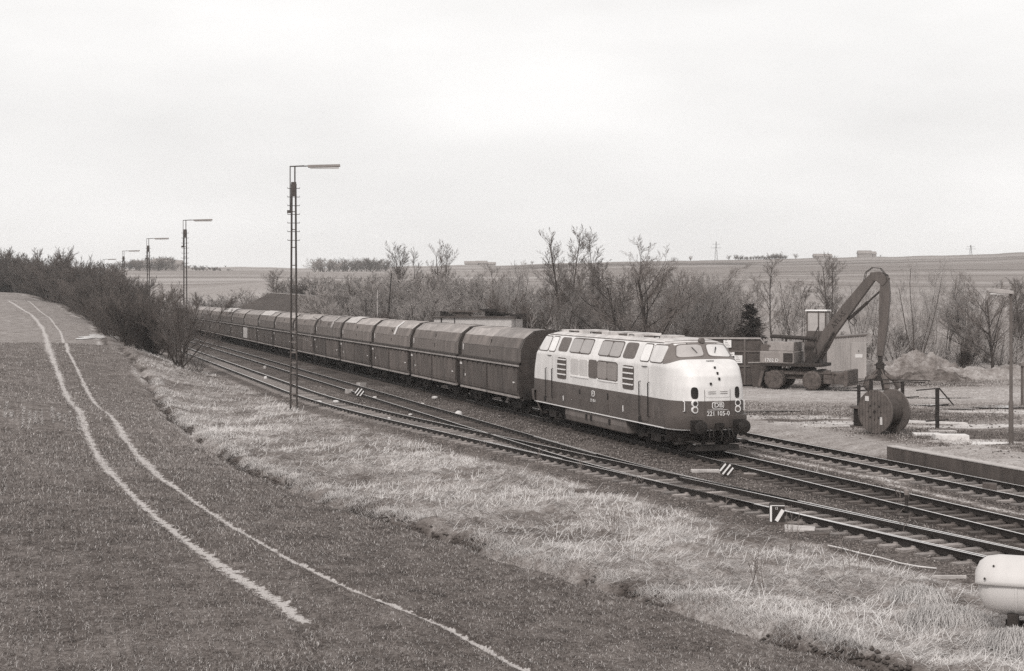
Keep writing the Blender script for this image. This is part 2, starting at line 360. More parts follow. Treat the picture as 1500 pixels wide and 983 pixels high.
    for qa, r0, r1, wd, dk in ((.80,.0,.17,.09,.10),(.62,.15,.5,.006,.10),(.50,.17,.6,.005,.09),(.40,.12,.6,.004,.08),(.45,-.3,-.1,.004,.09),(.33,-.25,-.05,.004,.07),(.7,-.32,-.12,.008,.08),(.93,-.05,.16,.03,.06),(.30,.2,.6,.006,.1),(.74,.2,.6,.01,.07)):
        m_ = np.exp(-((q2-.25*r*0-qa)/wd)**2)*ss(r, r0-.01, r0+.01)*(1-ss(r, r1-.01, r1+.01)); b_ = b_-dk*m_
    b_ = np.where(Y > 905, .2, b_)
    a = a*(1-k)+b_*k; g = g*(1-k)+.25*k
    return np.clip(a, .02, .8), g
nr = 1150; nc = 680
Yr = np.exp(np.linspace(math.log(7), math.log(1850), nr)); ar = np.linspace(-.78, .78, nc)
YY = np.repeat(Yr[:,None], nc, 1); XX = YY*ar[None,:]
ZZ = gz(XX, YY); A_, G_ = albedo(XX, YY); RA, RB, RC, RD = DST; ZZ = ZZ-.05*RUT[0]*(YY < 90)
V = np.stack([XX, YY, ZZ], -1).reshape(-1, 3)
ii = (np.arange(nr-1)[:,None]*nc+np.arange(nc-1)[None,:]).ravel()
Q = np.stack([ii, ii+1, ii+nc+1, ii+nc], -1)
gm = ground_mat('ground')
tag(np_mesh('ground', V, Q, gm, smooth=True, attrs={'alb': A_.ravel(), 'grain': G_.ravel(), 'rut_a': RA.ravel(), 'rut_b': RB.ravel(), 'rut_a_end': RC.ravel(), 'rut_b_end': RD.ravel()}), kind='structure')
# ---------------- railway tracks ----------------
m_rail = mat('rail_rust', .02, .6, .3, 6, spec=.3); m_head = mat('rail_head', .85, .3, .2, 8, metal=.7)
m_slp = mat('sleeper_wood', .25, .9, .35, 5, bump=.4, rnd=.35); m_slpd = mat('sleeper_oiled', .10, .9, .35, 5, bump=.4, rnd=.3)
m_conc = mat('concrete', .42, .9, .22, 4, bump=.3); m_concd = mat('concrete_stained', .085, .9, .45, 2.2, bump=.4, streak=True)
def path_track(name, label, fun, s0, s1, head, slm, sp=.63, slen=2.6):
    root = thing(name, label, 'railway track', W(s0, fun(s0), 0))
    loc = root.location
    ss_ = np.arange(s0, s1+.01, 1.5)
    def fr(s):
        p = W(s, fun(s)); q = W(s+.2, fun(s+.2)); d = (q-p).normalized(); return p, d, Vector((d.y, -d.x, 0))
    for sg in (-1, 1):
        mb = MB(); rows = []; prof = [(-.065,-.15),(-.065,-.137),(-.012,-.12),(-.012,-.045),(-.036,-.03),(-.036,-.004)]
        top = [(-.032,0),(.032,0)]
        full = prof+top+[(-a, b) for a, b in reversed(prof)]
        for s in ss_:
            p, d, n = fr(s); rows.append([p-loc+n*(sg*.7525+a)+Vector((0,0,b)) for a, b in full])
        mb.grid(rows)
        n_ = len(full); mb.mi = [1 if (i % (n_-1)) == len(prof) else 0 for i in range(len(mb.f))]
        mb.build('rail', [m_rail, head], root)
    # sleepers
    ssl = np.arange(s0+.3, s1, sp); rng = random.Random(int(s0*7+len(name)))
    me = None; rest = MB()
    cen = sorted(ssl, key=lambda s: (0 if -.4 < (W(s, fun(s)).x/W(s, fun(s)).y) < .38 else 1, s)); near = set(cen[:98])
    for s in ssl:
        p, d, n = fr(s); p = p+Vector((0,0,rng.uniform(-.008,.008))); ang = math.atan2(n.y, n.x)+rng.uniform(-.02, .02)
        if s in near:
            if me is None:
                mb = MB(); mb.box(-slen/2, slen/2, -.13, .13, -.31, -.158)
                for sg in (-1, 1): mb.box(sg*.7525-.17, sg*.7525+.17, -.09, .09, -.159, -.147); mb.box(sg*.7525-.13, sg*.7525-.07, -.05, .05, -.148, -.11); mb.box(sg*.7525+.07, sg*.7525+.13, -.05, .05, -.148, -.11)
                o = mb.build('sleeper', slm, root, bevel=0); me = o.data
            else:
                o = bpy.data.objects.new('sleeper', me); link(o, root)
            o.location = p-loc; o.rotation_euler = (0, 0, ang)
        else:
            c = p-loc+n*rng.uniform(-.04,.04); u = n*(slen/2); v = d*.13
            rest.hexa([c-u-v+Vector((0,0,-.31)), c+u-v+Vector((0,0,-.31)), c+u+v+Vector((0,0,-.31)), c-u+v+Vector((0,0,-.31)),
                       c-u-v+Vector((0,0,-.158)), c+u-v+Vector((0,0,-.158)), c+u+v+Vector((0,0,-.158)), c-u+v+Vector((0,0,-.158))])
    if rest.v: tag(rest.build('far_sleepers', slm, root), kind='stuff')
    return root
TB, TA = 23.85, 28.15
def fC2(s):            # main line of the turnout: a slanting lead that straightens to the left road
    line = 19.55-.113*(s-40)
    if s < 66: return line
    u = min((s-66)/22., 1); return 19.55-.113*26-.113*22*(u-u*u/2)
def fC1(s):
    line = 19.55-.113*(s-40)
    if s < 38: return line
    u = min((s-38)/13., 1); base = 19.55+.226
    return base-.113*13*(u-u*u/2)+.113*0 if u < 1 else base-.113*6.5+min((s-51)*.004, .35)
path_track('railway_track', 'rusty dark-ballasted track the diesel locomotive and hopper train stand on', lambda s: TB, 14, 262, m_head, m_slpd)
path_track('railway_track', 'shiny-railed track on chaired sleepers along the low platform wall at right', lambda s: TA, 14, 262, m_head, m_slp)
path_track('railway_track', 'nearest track, cutting diagonally past the grass bank to the left-hand siding', fC2, 12, 262, m_head, m_slp)
path_track('railway_track', 'middle track branching from the nearest one beside the hopper train', fC1, 36, 262, m_head, m_slpd, slen=2.4)
# check rails in the turnout
def strip_rail(name, label, pts, cat='rail'):
    mb = MB(); rows = []
    for i, (s, t) in enumerate(pts): rows.append([W(s, t+a, b) for a, b in ((-.03,-.13),(-.03,0),(.03,0),(.03,-.13))])
    mb.grid(rows); mb.mi = [1 if i % 3 == 1 else 0 for i in range(len(mb.f))]
    return tag(mb.build(name, [m_rail, m_head]), label, cat)
strip_rail('switch_blade', 'narrow switch blade lying against the near rail of the turnout in the nearest track', [(s, fC1(s)-.70-.035*(s-34)*.3) for s in np.arange(26, 40, 1.)])
strip_rail('switch_blade', 'second bright blade hugging the far rail of the nearest track by the striped lantern box', [(s, fC2(s)+.66-.01*(s-26)) for s in np.arange(25, 43, 1.)])
strip_rail('check_rail', 'short check rail inside the crossing where the two left tracks part', [(s, fC2(s)-.66) for s in np.arange(48, 56, 1.)])
strip_rail('check_rail', 'short check rail inside the middle track opposite the crossing frog', [(s, fC1(s)+.66) for s in np.arange(49, 57, 1.)])
# platform edge
pw = MB(); pts = [(14, 29.80), (45.4, 29.80)]
for k in range(14):
    s0 = 14+k*2.243; pw.hexa([W(s0,29.8,-.4),W(s0+2.233,29.8,-.4),W(s0+2.233,30.12,-.4),W(s0,30.12,-.4),W(s0,29.8,.30),W(s0+2.233,29.8,.30),W(s0+2.233,30.12,.30),W(s0,30.12,.30)])
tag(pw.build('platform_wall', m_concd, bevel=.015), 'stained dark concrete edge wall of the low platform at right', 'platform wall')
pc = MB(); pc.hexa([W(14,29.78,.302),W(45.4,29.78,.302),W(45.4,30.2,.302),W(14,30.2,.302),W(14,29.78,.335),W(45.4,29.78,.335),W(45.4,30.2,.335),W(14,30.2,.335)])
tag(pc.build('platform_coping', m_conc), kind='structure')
# ---------------- locomotive ----------------
m_cream = mat('loco_cream', .70, .5, .14, 1.6, streak=True, spec=.5); m_red = mat('loco_dark_band', .10, .55, .22, 1.5, spec=.4)
m_roof = mat('loco_roof', .50, .7, .35, 2.0); m_skirt = mat('loco_skirt', .16, .7, .35, 1.5, streak=True)
m_black = mat('black_iron', .02, .7, .4, 4, spec=.3); m_frame = mat('underframe_grime', .022, .8, .5, 3)
m_surr = mat('windscreen_surround', .16, .5, .1, 2); m_white = mat('white_paint', .8, .5, .05, 2); m_panel = mat('panel_grey', .13, .6, .15, 3)
m_line = mat('panel_gap', .09, .8, .1, 2)
def glass(name, g, rough=.12):
    m = mat(name, g, rough, .12, 1.5, spec=.8); return m
m_gl = glass('window_glass', .30); m_gll = glass('window_glass_pale', .62, .2); m_gld = glass('lamp_glass', .03); m_glm = glass('windscreen_glass', .40)
ZW = np.array([.45,.6,.9,1.5,2.6,3.2,3.3,3.5,3.95,4.05,4.12,4.19,4.25,4.28]); WW = np.array([1.36,1.46,1.52,1.54,1.54,1.53,1.50,1.43,1.24,1.18,1.05,.85,.5,.15])
ZL = np.array([.45,.9,1.4,2.0,2.5,2.9,3.15,3.3,3.42,3.52,4.03,4.12,4.19,4.25,4.28]); LL = np.array([8.1,8.4,8.5,8.52,8.5,8.42,8.25,8.08,7.88,7.62,7.25,7.08,6.8,6.2,5.2])
ZR = np.array([.45,2.2,2.9,3.3,3.5,4.05,4.28]); RR = np.array([1.2,1.5,1.7,1.45,1.0,.95,1.6])
def wz(z): return float(np.interp(z, ZW, WW))
def lz(z): return float(np.interp(z, ZL, LL))
def rz_(z): return float(np.interp(z, ZR, RR))
def nose(phi, z, end=1, off=0.0):
    w_, L, r = wz(z)+off, lz(z)+off, rz_(z); p = 2.5
    s_, c_ = math.sin(phi), max(math.cos(phi), 0)
    return Vector((end*(L-r+r*c_**(2/p)), math.copysign(w_*abs(s_)**(2/p), s_), z))
def nose_y(y, z, end=1, off=0.0):
    w_, L, r = wz(z)+off, lz(z)+off, rz_(z); p = 2.5
    u = min(abs(y)/w_, .9999); return Vector((end*(L-r+r*(1-u**p)**(1/p)), y, z))
def side_pt(x, z, sg=-1, off=0.0):
    w_, L, r = wz(z)+off, lz(z)+off, rz_(z); p = 2.5; e = abs(x)-(L-r)
    if e > 0: w_ = w_*max(1-(e/r)**p, 0)**(1/p)
    return Vector((x, sg*w_, z))
def band(z0, z1, nz, off=0.0, cap=False, ends=True):
    mb = MB(); rows = []
    zs = np.linspace(z0, z1, nz)
    for z in zs:
        r = [nose(a, z, 1, off) for a in np.linspace(-math.pi/2, math.pi/2, 41)]
        r2 = [nose(a, z, -1, off) for a in np.linspace(math.pi/2, -math.pi/2, 41)]
        rows.append(r+r2)
    mb.grid(rows, closed=True)
    if cap: mb.f.append(tuple(range(len(mb.v)-82, len(mb.v)))); mb.mi.append(0)
    return mb
def patch(quad, fn, e=5.0, n=40, off=.01, rings=5, thick=True):
    """rounded panel that follows a surface; quad: four (a,b), order bl br tr tl; fn(a,b,off)->point"""
    mb = MB(); vs = []
    def P(u, v):
        a = [(1-u)*(1-v), u*(1-v), u*v, (1-u)*v]; return [sum(a[i]*quad[i][k] for i in range(4)) for k in (0, 1)]
    vs.append(fn(*P(.5, .5), off))
    def ring(k, o):
        out = []
        for j in range(n):
            th = 2*math.pi*j/n; c, s_ = math.cos(th), math.sin(th); r = 1/((abs(c)**e+abs(s_)**e)**(1/e))
            out.append(fn(*P(.5+.5*c*r*k, .5+.5*s_*r*k), o))
        return out
    for i in range(1, rings+1): vs += ring(i/rings, off)
    fs = [(0, 1+j, 1+(j+1) % n) for j in range(n)]
    for i in range(rings-1):
        for j in range(n): j2 = (j+1) % n; fs.append((1+i*n+j, 1+(i+1)*n+j, 1+(i+1)*n+j2, 1+i*n+j2))
    if thick:
        b0 = len(vs); vs += ring(1.0, -.02); i = rings-1
        for j in range(n): j2 = (j+1) % n; fs.append((1+i*n+j, b0+j, b0+j2, 1+i*n+j2))
    return mb.add(vs, fs)
fside = lambda a, b, o: side_pt(a, b, -1, o)
fsideR = lambda a, b, o: side_pt(a, b, 1, o)
ffront = lambda a, b, o: nose_y(a, b, 1, o)
fback = lambda a, b, o: nose_y(a, b, -1, o)
loco = thing('diesel_locomotive', 'two-tone diesel locomotive, pale above a dark band, heading the hopper train', 'locomotive', W(55.8, TB, 0), RZ)
band(1.99, 4.05, 46).build('upper_body', m_cream, loco, smooth=50)
band(.92, 1.99, 14).build('lower_body', m_red, loco, smooth=50)
band(4.05, 4.28, 10, cap=True).build('roof', m_roof, loco, smooth=50)
tr = band(.90, .945, 2, .025); tr.build('sill_strip', m_white, loco)
# skirts: fuel tank fairing between the bogies, aprons at the ends
mb = MB(); mb.prism([(-1.44,.93),(-1.46,.6),(-1.38,.33),(1.38,.33),(1.46,.6),(1.44,.93)], -3.6, 3.3); mb.build('tank_fairing', m_skirt, loco, bevel=.05)
for e in (1, -1):
    mb = MB(); rows = []
    for z in (.92, .75, .55, .42): rows.append([nose(a, z, e, -.05) for a in np.linspace(-math.pi/2*.98, math.pi/2*.98, 31)])
    mb.grid(rows); mb.build('end_apron', m_skirt if e < 0 else m_black, loco, smooth=50)
    mb = MB(); rows = []
    for z, o in ((1.45,.0),(1.44,.09),(1.2,.10),(.96,.07),(.95,.0)): rows.append([nose(a, z, e, o) for a in np.linspace(-math.pi/2, math.pi/2, 41)])
    mb.grid(rows); mb.build('buffer_beam', m_red, loco, smooth=40)
    # windscreen surround, panes, wipers
    mb = MB(); rows = []
    for k in range(9):
        row = []
        for a in np.linspace(-math.pi/2*.93, math.pi/2*.93, 61):
            y = abs(math.sin(a)); zb = 3.50-.20*y**5; zt = 4.19-.07*y**3; row.append(nose(a, zb+(zt-zb)*k/8, e, .012))
        rows.append(row)
    mb.grid(rows); mb.build('windscreen_surround', m_surr, loco, smooth=50)
    for sg in (-1, 1):
        q = [(sg*1.13, 3.56), (sg*.10, 3.62), (sg*.10, 4.04), (sg*.98, 4.01)]
        fn = ffront if e > 0 else fback
        ws = patch(q, fn, 6, 48, .030).build('windscreen', m_glm if sg < 0 else m_gll, loco, smooth=60)
        q2 = [(sg*1.165, 3.525), (sg*.07, 3.585), (sg*.07, 4.065), (sg*1.0, 4.045)]
        patch(q2, fn, 6, 48, .022).build('gasket', m_panel, ws)
        a, b = nose_y(sg*.62, 4.08, e, .05), nose_y(sg*.42, 3.83, e, .06)
        w1 = MB().tube([a, b], .012, 5); w1.tube([nose_y(sg*.50, 3.93, e, .07), nose_y(sg*.36, 3.73, e, .07)], .014, 4); w1.build('wiper', m_black, loco)
        # signal lamps
        y = sg*.87
        for zc, m_ in ((1.9, m_gld), (1.67, mat('lamp_grey', .12, .2, .1, 5))):
            c = nose_y(y, zc, e, 0); d = (nose_y(y, zc, e, 1)-c).normalized()
            lm = MB().tube([c-d*.05, c+d*.045], .125, 24).build('head_lamp', m_white, loco); MB().tube([c+d*.04, c+d*.052], .088, 22).build('lens', m_, lm)
        patch([(y-.12, 2.07), (y+.12, 2.07), (y+.12, 2.50), (y-.12, 2.50)], fn, 3, 32, .012).build('horn_grille', m_black, loco)
        # buffers
        bx = e*8.5; bf = MB(); bf.tube([(bx, sg*.875, 1.06), (bx+e*.28, sg*.875, 1.06)], .13, 16); bf.lathe([(.05, bx+e*.25), (.235, bx+e*.40), (.25, bx+e*.43), (.20, bx+e*.46), (.01, bx+e*.475)], (0, sg*.875, 1.06), 'X', 24)
        bf.box(min(bx,bx+e*.05), max(bx,bx+e*.05), sg*.875-.24, sg*.875+.24, .82, 1.30)
        bf.build('buffer', m_black, loco, smooth=35)
        hs = MB(); hs.tube([nose_y(sg*1.22, 1.98, e, 0), nose_y(sg*1.22, 1.96, e, .07), nose_y(sg*1.22, 1.62, e, .07), nose_y(sg*1.22, 1.60, e, 0)], .018, 6); hs.build('handrail', m_white, loco)
        # brake hoses
        hp = MB(); 
        for q_ in (.30, .46): hp.tube([(e*8.55, sg*q_, 1.0), (e*8.75, sg*q_, .95), (e*8.82, sg*(q_+.03), .7), (e*8.72, sg*(q_-.02), .5), (e*8.6, sg*q_, .55)], .028, 6)
        hp.build('brake_hose', m_black, loco)
        # steps
        st = MB(); st.box(e*7.9-.2, e*7.9+.2, sg*1.25-.15, sg*1.25+.15, .40, .43); st.box(e*8.45-.15, e*8.45+.15, sg*1.0-.2, sg*1.0+.2, .5, .53); st.build('step', m_frame, loco)
    cp = MB(); cp.box(e*8.55-.12, e*8.55+.12, -.14, .14, .93, 1.18); cp.tube([(e*8.6,0,1.05),(e*8.9,0,1.05),(e*8.98,0,1.12),(e*8.95,0,1.2)], .035, 7); cp.tube([(e*8.66,.0,1.0),(e*8.8,.05,.8),(e*8.78,.0,.55)], .03, 6); cp.build('screw_coupling', m_frame, loco)
    pl = MB(); pl.hexa([(e*8.0,-.95,.16),(e*8.5,-.9,.16),(e*8.5,.9,.16),(e*8.0,.95,.16),(e*8.0,-.95,.34),(e*8.42,-.9,.34),(e*8.42,.9,.34),(e*8.0,.95,.34)]); pl.box(e*8.2-.06,e*8.2+.06,-.5,-.38,.35,.95); pl.box(e*8.2-.06,e*8.2+.06,.38,.5,.35,.95)
    pl.build('rail_guard', m_black, loco)
    MB().lathe([(.11,e*7.05),(.11,e*7.22),(.095,e*7.24),(.01,e*7.245)], (0,0,4.17), 'X', 20).build('roof_lamp', m_panel, loco, smooth=40)
    # hood fittings
    hd = MB(); hd.tube([nose_y(-.14,3.44,e,0), nose_y(-.14,3.44,e,.06), nose_y(.14,3.44,e,.06), nose_y(.14,3.44,e,0)], .014, 6)
    for zc, yy in ((3.2,.02),(3.0,.05),(2.8,.08)): c = nose_y(yy, zc, e, .02); hd.box(c.x-.03, c.x+.03, yy-.03, yy+.03, zc-.05, zc+.05)
    c = nose_y(-.28, 2.62, e, .02); hd.box(c.x-.04, c.x+.04, -.31, -.25, 2.58, 2.67)
    hd.build('hood_fitting', m_frame, loco)
    fn = ffront if e > 0 else fback
    fl = patch([(-.50,2.12),(.50,2.12),(.50,2.42),(-.50,2.42)], fn, 8, 40, .012).build('front_flap', m_cream, loco)
    for y0, y1 in ((-.40,-.08),(.08,.40)):
        for zz in (2.25, 2.32): patch([(y0,zz),(y1,zz),(y1,zz+.02),(y0,zz+.02)], fn, 8, 12, .022).build('vent_slot', m_line, fl)
    for yy in (-.52, .52): patch([(yy-.008,1.45),(yy+.008,1.45),(yy+.008,2.42),(yy-.008,2.42)], fn, 8, 8, .008).build('panel_seam', m_line, loco)
# emblem and number on the front
def fm(zc, e=1):
    p = nose_y(0, zc, e, .03); return Matrix.Translation(p) @ Matrix.Rotation(R(90), 4, 'Z') @ Matrix.Rotation(R(90), 4, 'X')
eb = patch([(-.24,1.70),(.24,1.70),(.24,1.96),(-.24,1.96)], ffront, 5, 36, .016).build('emblem_plate', m_white, loco)
patch([(-.215,1.72),(.215,1.72),(.215,1.94),(-.215,1.94)], ffront, 5, 36, .022).build('emblem_border', m_red, eb)
text('DB', .235, m_white, loco, fm(1.83) @ Matrix.Translation((0,0,.012)), 'emblem_letters', .006, 1.15)
text('221 105-0', .24, m_white, loco, fm(1.525) @ Matrix.Translation((0,0,.01)), 'running_number', .006, .95)
patch([(-.42,1.655),(.42,1.655),(.42,1.668),(-.42,1.668)], ffront, 8, 12, .015).build('number_line', m_white, loco)
# sides
for sg, fs_ in ((-1, fside), (1, fsideR)):
    for x0, x1, z0, z1, sl, m_, kind in (
        (-2.66,-.62,2.42,3.12,0,m_gll,'w'), (.50,2.60,2.42,3.12,0,m_gl,'w'), (-.54,.44,2.38,3.16,0,m_panel,'p'),
        (-2.95,-.55,3.40,3.97,0,m_gl,'w'), (.42,2.72,3.40,3.97,0,m_gl,'w'),
        (-4.45,-3.25,3.37,4.0,0,m_panel,'p'), (2.98,4.2,3.37,4.0,0,m_panel,'p')):
        if kind == 'p':
            patch([(x0,z0),(x1,z0),(x1,z1),(x0,z1)], fs_, 7, 36, .012).build('panel', m_, loco)
        else:
            f = patch([(x0-.05,z0-.05),(x1+.05,z0-.05),(x1+.05,z1+.05),(x0-.05,z1+.05)], fs_, 14, 36, .012).build('window', m_line if z0 > 3 or x0 > 0 else m_white, loco)
            xm = (x0+x1)/2
            for a, b in ((x0, xm-.03), (xm+.03, x1)): patch([(a,z0),(b,z0),(b,z1),(a,z1)], fs_, 14, 28, .02).build('pane', m_, f)
            if z0 < 3: patch([(x0-.05,z0-.10),(x1+.05,z0-.10),(x1+.05,z0-.04),(x0-.05,z0-.04)], fs_, 14, 12, .03).build('sill', m_white, f)
    for x0, x1 in ((-4.35,-3.2), (3.17,4.3)):
        lv = patch([(x0,2.15),(x1,2.15),(x1,3.10),(x0,3.10)], fs_, 12, 32, .014).build('louvre_grille', m_line, loco)
        for k in range(4):
            z = 2.33+k*.22; patch([(x0+.04,z),(x1-.04,z),(x1-.04,z+.055),(x0+.04,z+.055)], fs_, 14, 16, .035).build('slat', m_white, lv)
    for e in (1, -1):
        for a, b in ((4.80, 5.60), (5.72, 6.86)):
            x0, x1 = sorted((e*a, e*b)); t0, t1 = sorted((e*a, e*(b-.06)))
            f = patch([(x0-.04,3.31),(x1+.04,3.31),(t1+.04,4.02),(t0-.04,4.02)], fs_, 9, 36, .012).build('cab_window', m_line, loco)
            patch([(x0,3.35),(x1,3.35),(t1,3.98),(t0,3.98)], fs_, 9, 36, .024).build('pane', m_gll if a > 5 else m_white, f)
        xd = e*5.35
        d = patch([(xd-.33,1.0),(xd+.33,1.0),(xd+.33,3.15),(xd-.33,3.15)], fs_, 14, 40, .006).build('cab_door_seam', m_line, loco)
        patch([(xd-.315,2.0),(xd+.315,2.0),(xd+.315,3.13),(xd-.315,3.13)], fs_, 14, 40, .014).build('door_upper', m_cream, d)
        patch([(xd-.315,1.02),(xd+.315,1.02),(xd+.315,1.99),(xd-.315,1.99)], fs_, 14, 40, .014).build('door_lower', m_red, d)
        for q in (-.42, .42):
            pts = [side_pt(xd+q, 2.55, sg, 0), side_pt(xd+q, 2.53, sg, .07), side_pt(xd+q, 1.25, sg, .07), side_pt(xd+q, 1.22, sg, 0)]
            MB().tube(pts, .02, 6).build('handrail', m_frame, loco)
        dh = MB(); dh.tube([side_pt(xd-.2,3.13,sg,.0), side_pt(xd-.2,3.14,sg,.05), side_pt(xd+.2,3.14,sg,.05), side_pt(xd+.2,3.13,sg,.0)], .015, 5); dh.build('door_handle', m_frame, d)
    # small openings, rain strip, marks
    for x, z, w_, h_, m_ in ((-6.0,1.12,.28,.22,m_black),(4.9,1.06,.38,.26,m_black),(-1.55,1.72,.12,.2,m_black),(-1.55,1.25,.10,.3,m_line),(1.6,1.72,.14,.26,m_black),(1.6,1.25,.10,.3,m_line),
                             (-3.6,1.3,.08,.22,m_white),(3.2,1.35,.08,.25,m_white),(7.1,1.3,.10,.22,m_white),(6.2,1.45,.14,.5,m_panel),(6.7,1.45,.10,.45,m_panel)):
        patch([(x-w_/2,z-h_/2),(x+w_/2,z-h_/2),(x+w_/2,z+h_/2),(x-w_/2,z+h_/2)], fs_, 8, 16, .012).build('side_opening' if m_ is m_black else 'side_mark', m_, loco)
    mb = MB(); rows = [[side_pt(x, 4.06, sg, .02), side_pt(x, 4.09, sg, .045)] for x in np.linspace(-6.3, 6.3, 30)]; mb.grid(rows); mb.build('rain_gutter', m_line, loco)
    em = patch([(-.17,1.62),(.17,1.62),(.17,1.86),(-.17,1.86)], fs_, 5, 30, .014).build('side_emblem', m_white, loco)
    patch([(-.13,1.65),(.13,1.65),(.13,1.83),(-.13,1.83)], fs_, 5, 30, .018).build('emblem_field', m_red, em)
    p = side_pt(0, 1.74, sg, .03); rot = Matrix.Rotation(R(90), 4, 'X') if sg < 0 else Matrix.Rotation(R(180), 4, 'Z') @ Matrix.Rotation(R(90), 4, 'X')
    text('DB', .13, m_white, loco, Matrix.Translation(p) @ rot, 'emblem_letters', .003)
    p = side_pt(0, 1.44, sg, .02); text('221 105-0', .17, m_white, loco, Matrix.Translation(p) @ rot, 'running_number', .003, .8)
    for k in range(3): patch([(-.35+.1*k,1.27-.07*k),(.3,1.27-.07*k),(.3,1.29-.07*k),(-.35+.1*k,1.29-.07*k)], fs_, 12, 8, .012).build('side_mark', m_panel, loco)
    for x in (-1.0, -.45, 1.6): 
        mb = MB(); y = sg*1.47; mb.box(x-.11, x+.11, min(y, y-sg*.1), max(y, y-sg*.1), .56, .78); mb.build('tank_hatch', m_black, loco)
# bogies
for e in (1, -1):
    bg_ = MB(); cx = e*5.75
    for sg in (-1, 1):
        y = sg*1.02
        bg_.hexa([(cx-2.0,y-.06,.45),(cx+2.0,y-.06,.45),(cx+2.0,y+.06,.45),(cx-2.0,y+.06,.45),(cx-2.1,y-.06,.74),(cx+2.1,y-.06,.74),(cx+2.1,y+.06,.74),(cx-2.1,y+.06,.74)])
        for dx in (-1.6, 1.6):
            bg_.box(cx+dx-.2, cx+dx+.2, sg*1.07-.12, sg*1.07+.12, .30, .72)
            for q in (-.32, .32): bg_.cyl((cx+dx+q, sg*1.12, .45), (cx+dx+q, sg*1.12, .80), .085, 10)
        bg_.box(cx-.45, cx+.45, sg*1.15-.1, sg*1.15+.1, .28, .62); bg_.cyl((cx-.9, sg*1.2, .55), (cx+.9, sg*1.2, .55), .05, 8)
        bg_.box(cx-1.3, cx-.8, sg*1.18-.06, sg*1.18+.06, .38, .5); bg_.box(cx+.8, cx+1.15, sg*1.18-.06, sg*1.18+.06, .36, .52)
    bo = bg_.build('bogie', m_frame, loco)
    for dx in (-1.6, 1.6):
        wl = MB()
        for sg in (-1, 1): wl.lathe([(.16, sg*.69), (.36, sg*.70), (.40, sg*.68), (.48, sg*.68), (.505, sg*.70), (.505, sg*.72), (.475, sg*.73), (.475, sg*.82), (.40, sg*.82), (.36, sg*.79), (.15, sg*.80)], (cx+dx, 0, .475), 'Y', 28)
        wl.cyl((cx+dx, -.7, .475), (cx+dx, .7, .475), .09, 10); wl.build('wheelset', m_frame, bo, smooth=35)
# roof equipment
for i, (x, y, lx, ly, h_, m_) in enumerate(((-5.6,-.35,.9,.7,.06,m_roof),(-4.3,-.5,1.2,.45,.05,m_line),(-3.0,-.3,1.3,.9,.08,m_roof),(-1.6,-.55,1.1,.35,.07,m_line),(-.2,-.2,1.6,1.1,.07,m_roof),(1.3,-.55,1.0,.35,.07,m_line),(2.5,-.3,1.4,.9,.08,m_roof),(3.9,-.5,1.1,.4,.05,m_line),(5.2,-.3,1.0,.6,.06,m_roof),
                                               (-3.4,.5,1.0,.4,.07,m_line),(0.8,.5,1.2,.4,.07,m_line),(3.2,.5,1.2,.4,.06,m_line))):
    mb = MB(); z = 4.245-(abs(y)-.3)*.12 if abs(y) > .3 else 4.27; mb.box(x-lx/2, x+lx/2, y-ly/2, y+ly/2, z-.12, z+h_); mb.build('roof_hatch', m_, loco, bevel=.012)
for x in (-4.9, -2.3, 2.0, 4.5):
    MB().tube([(x,-.75,4.2),(x,-.75,4.27),(x+.5,-.75,4.27),(x+.5,-.75,4.2)], .018, 5).build('roof_grab_rail', m_frame, loco)
for x in (-.9, .9): MB().lathe([(.34,4.2),(.34,4.33),(.28,4.34),(.05,4.34)], (x,0,0), 'Z', 24).build('exhaust_cowl', m_line, loco)

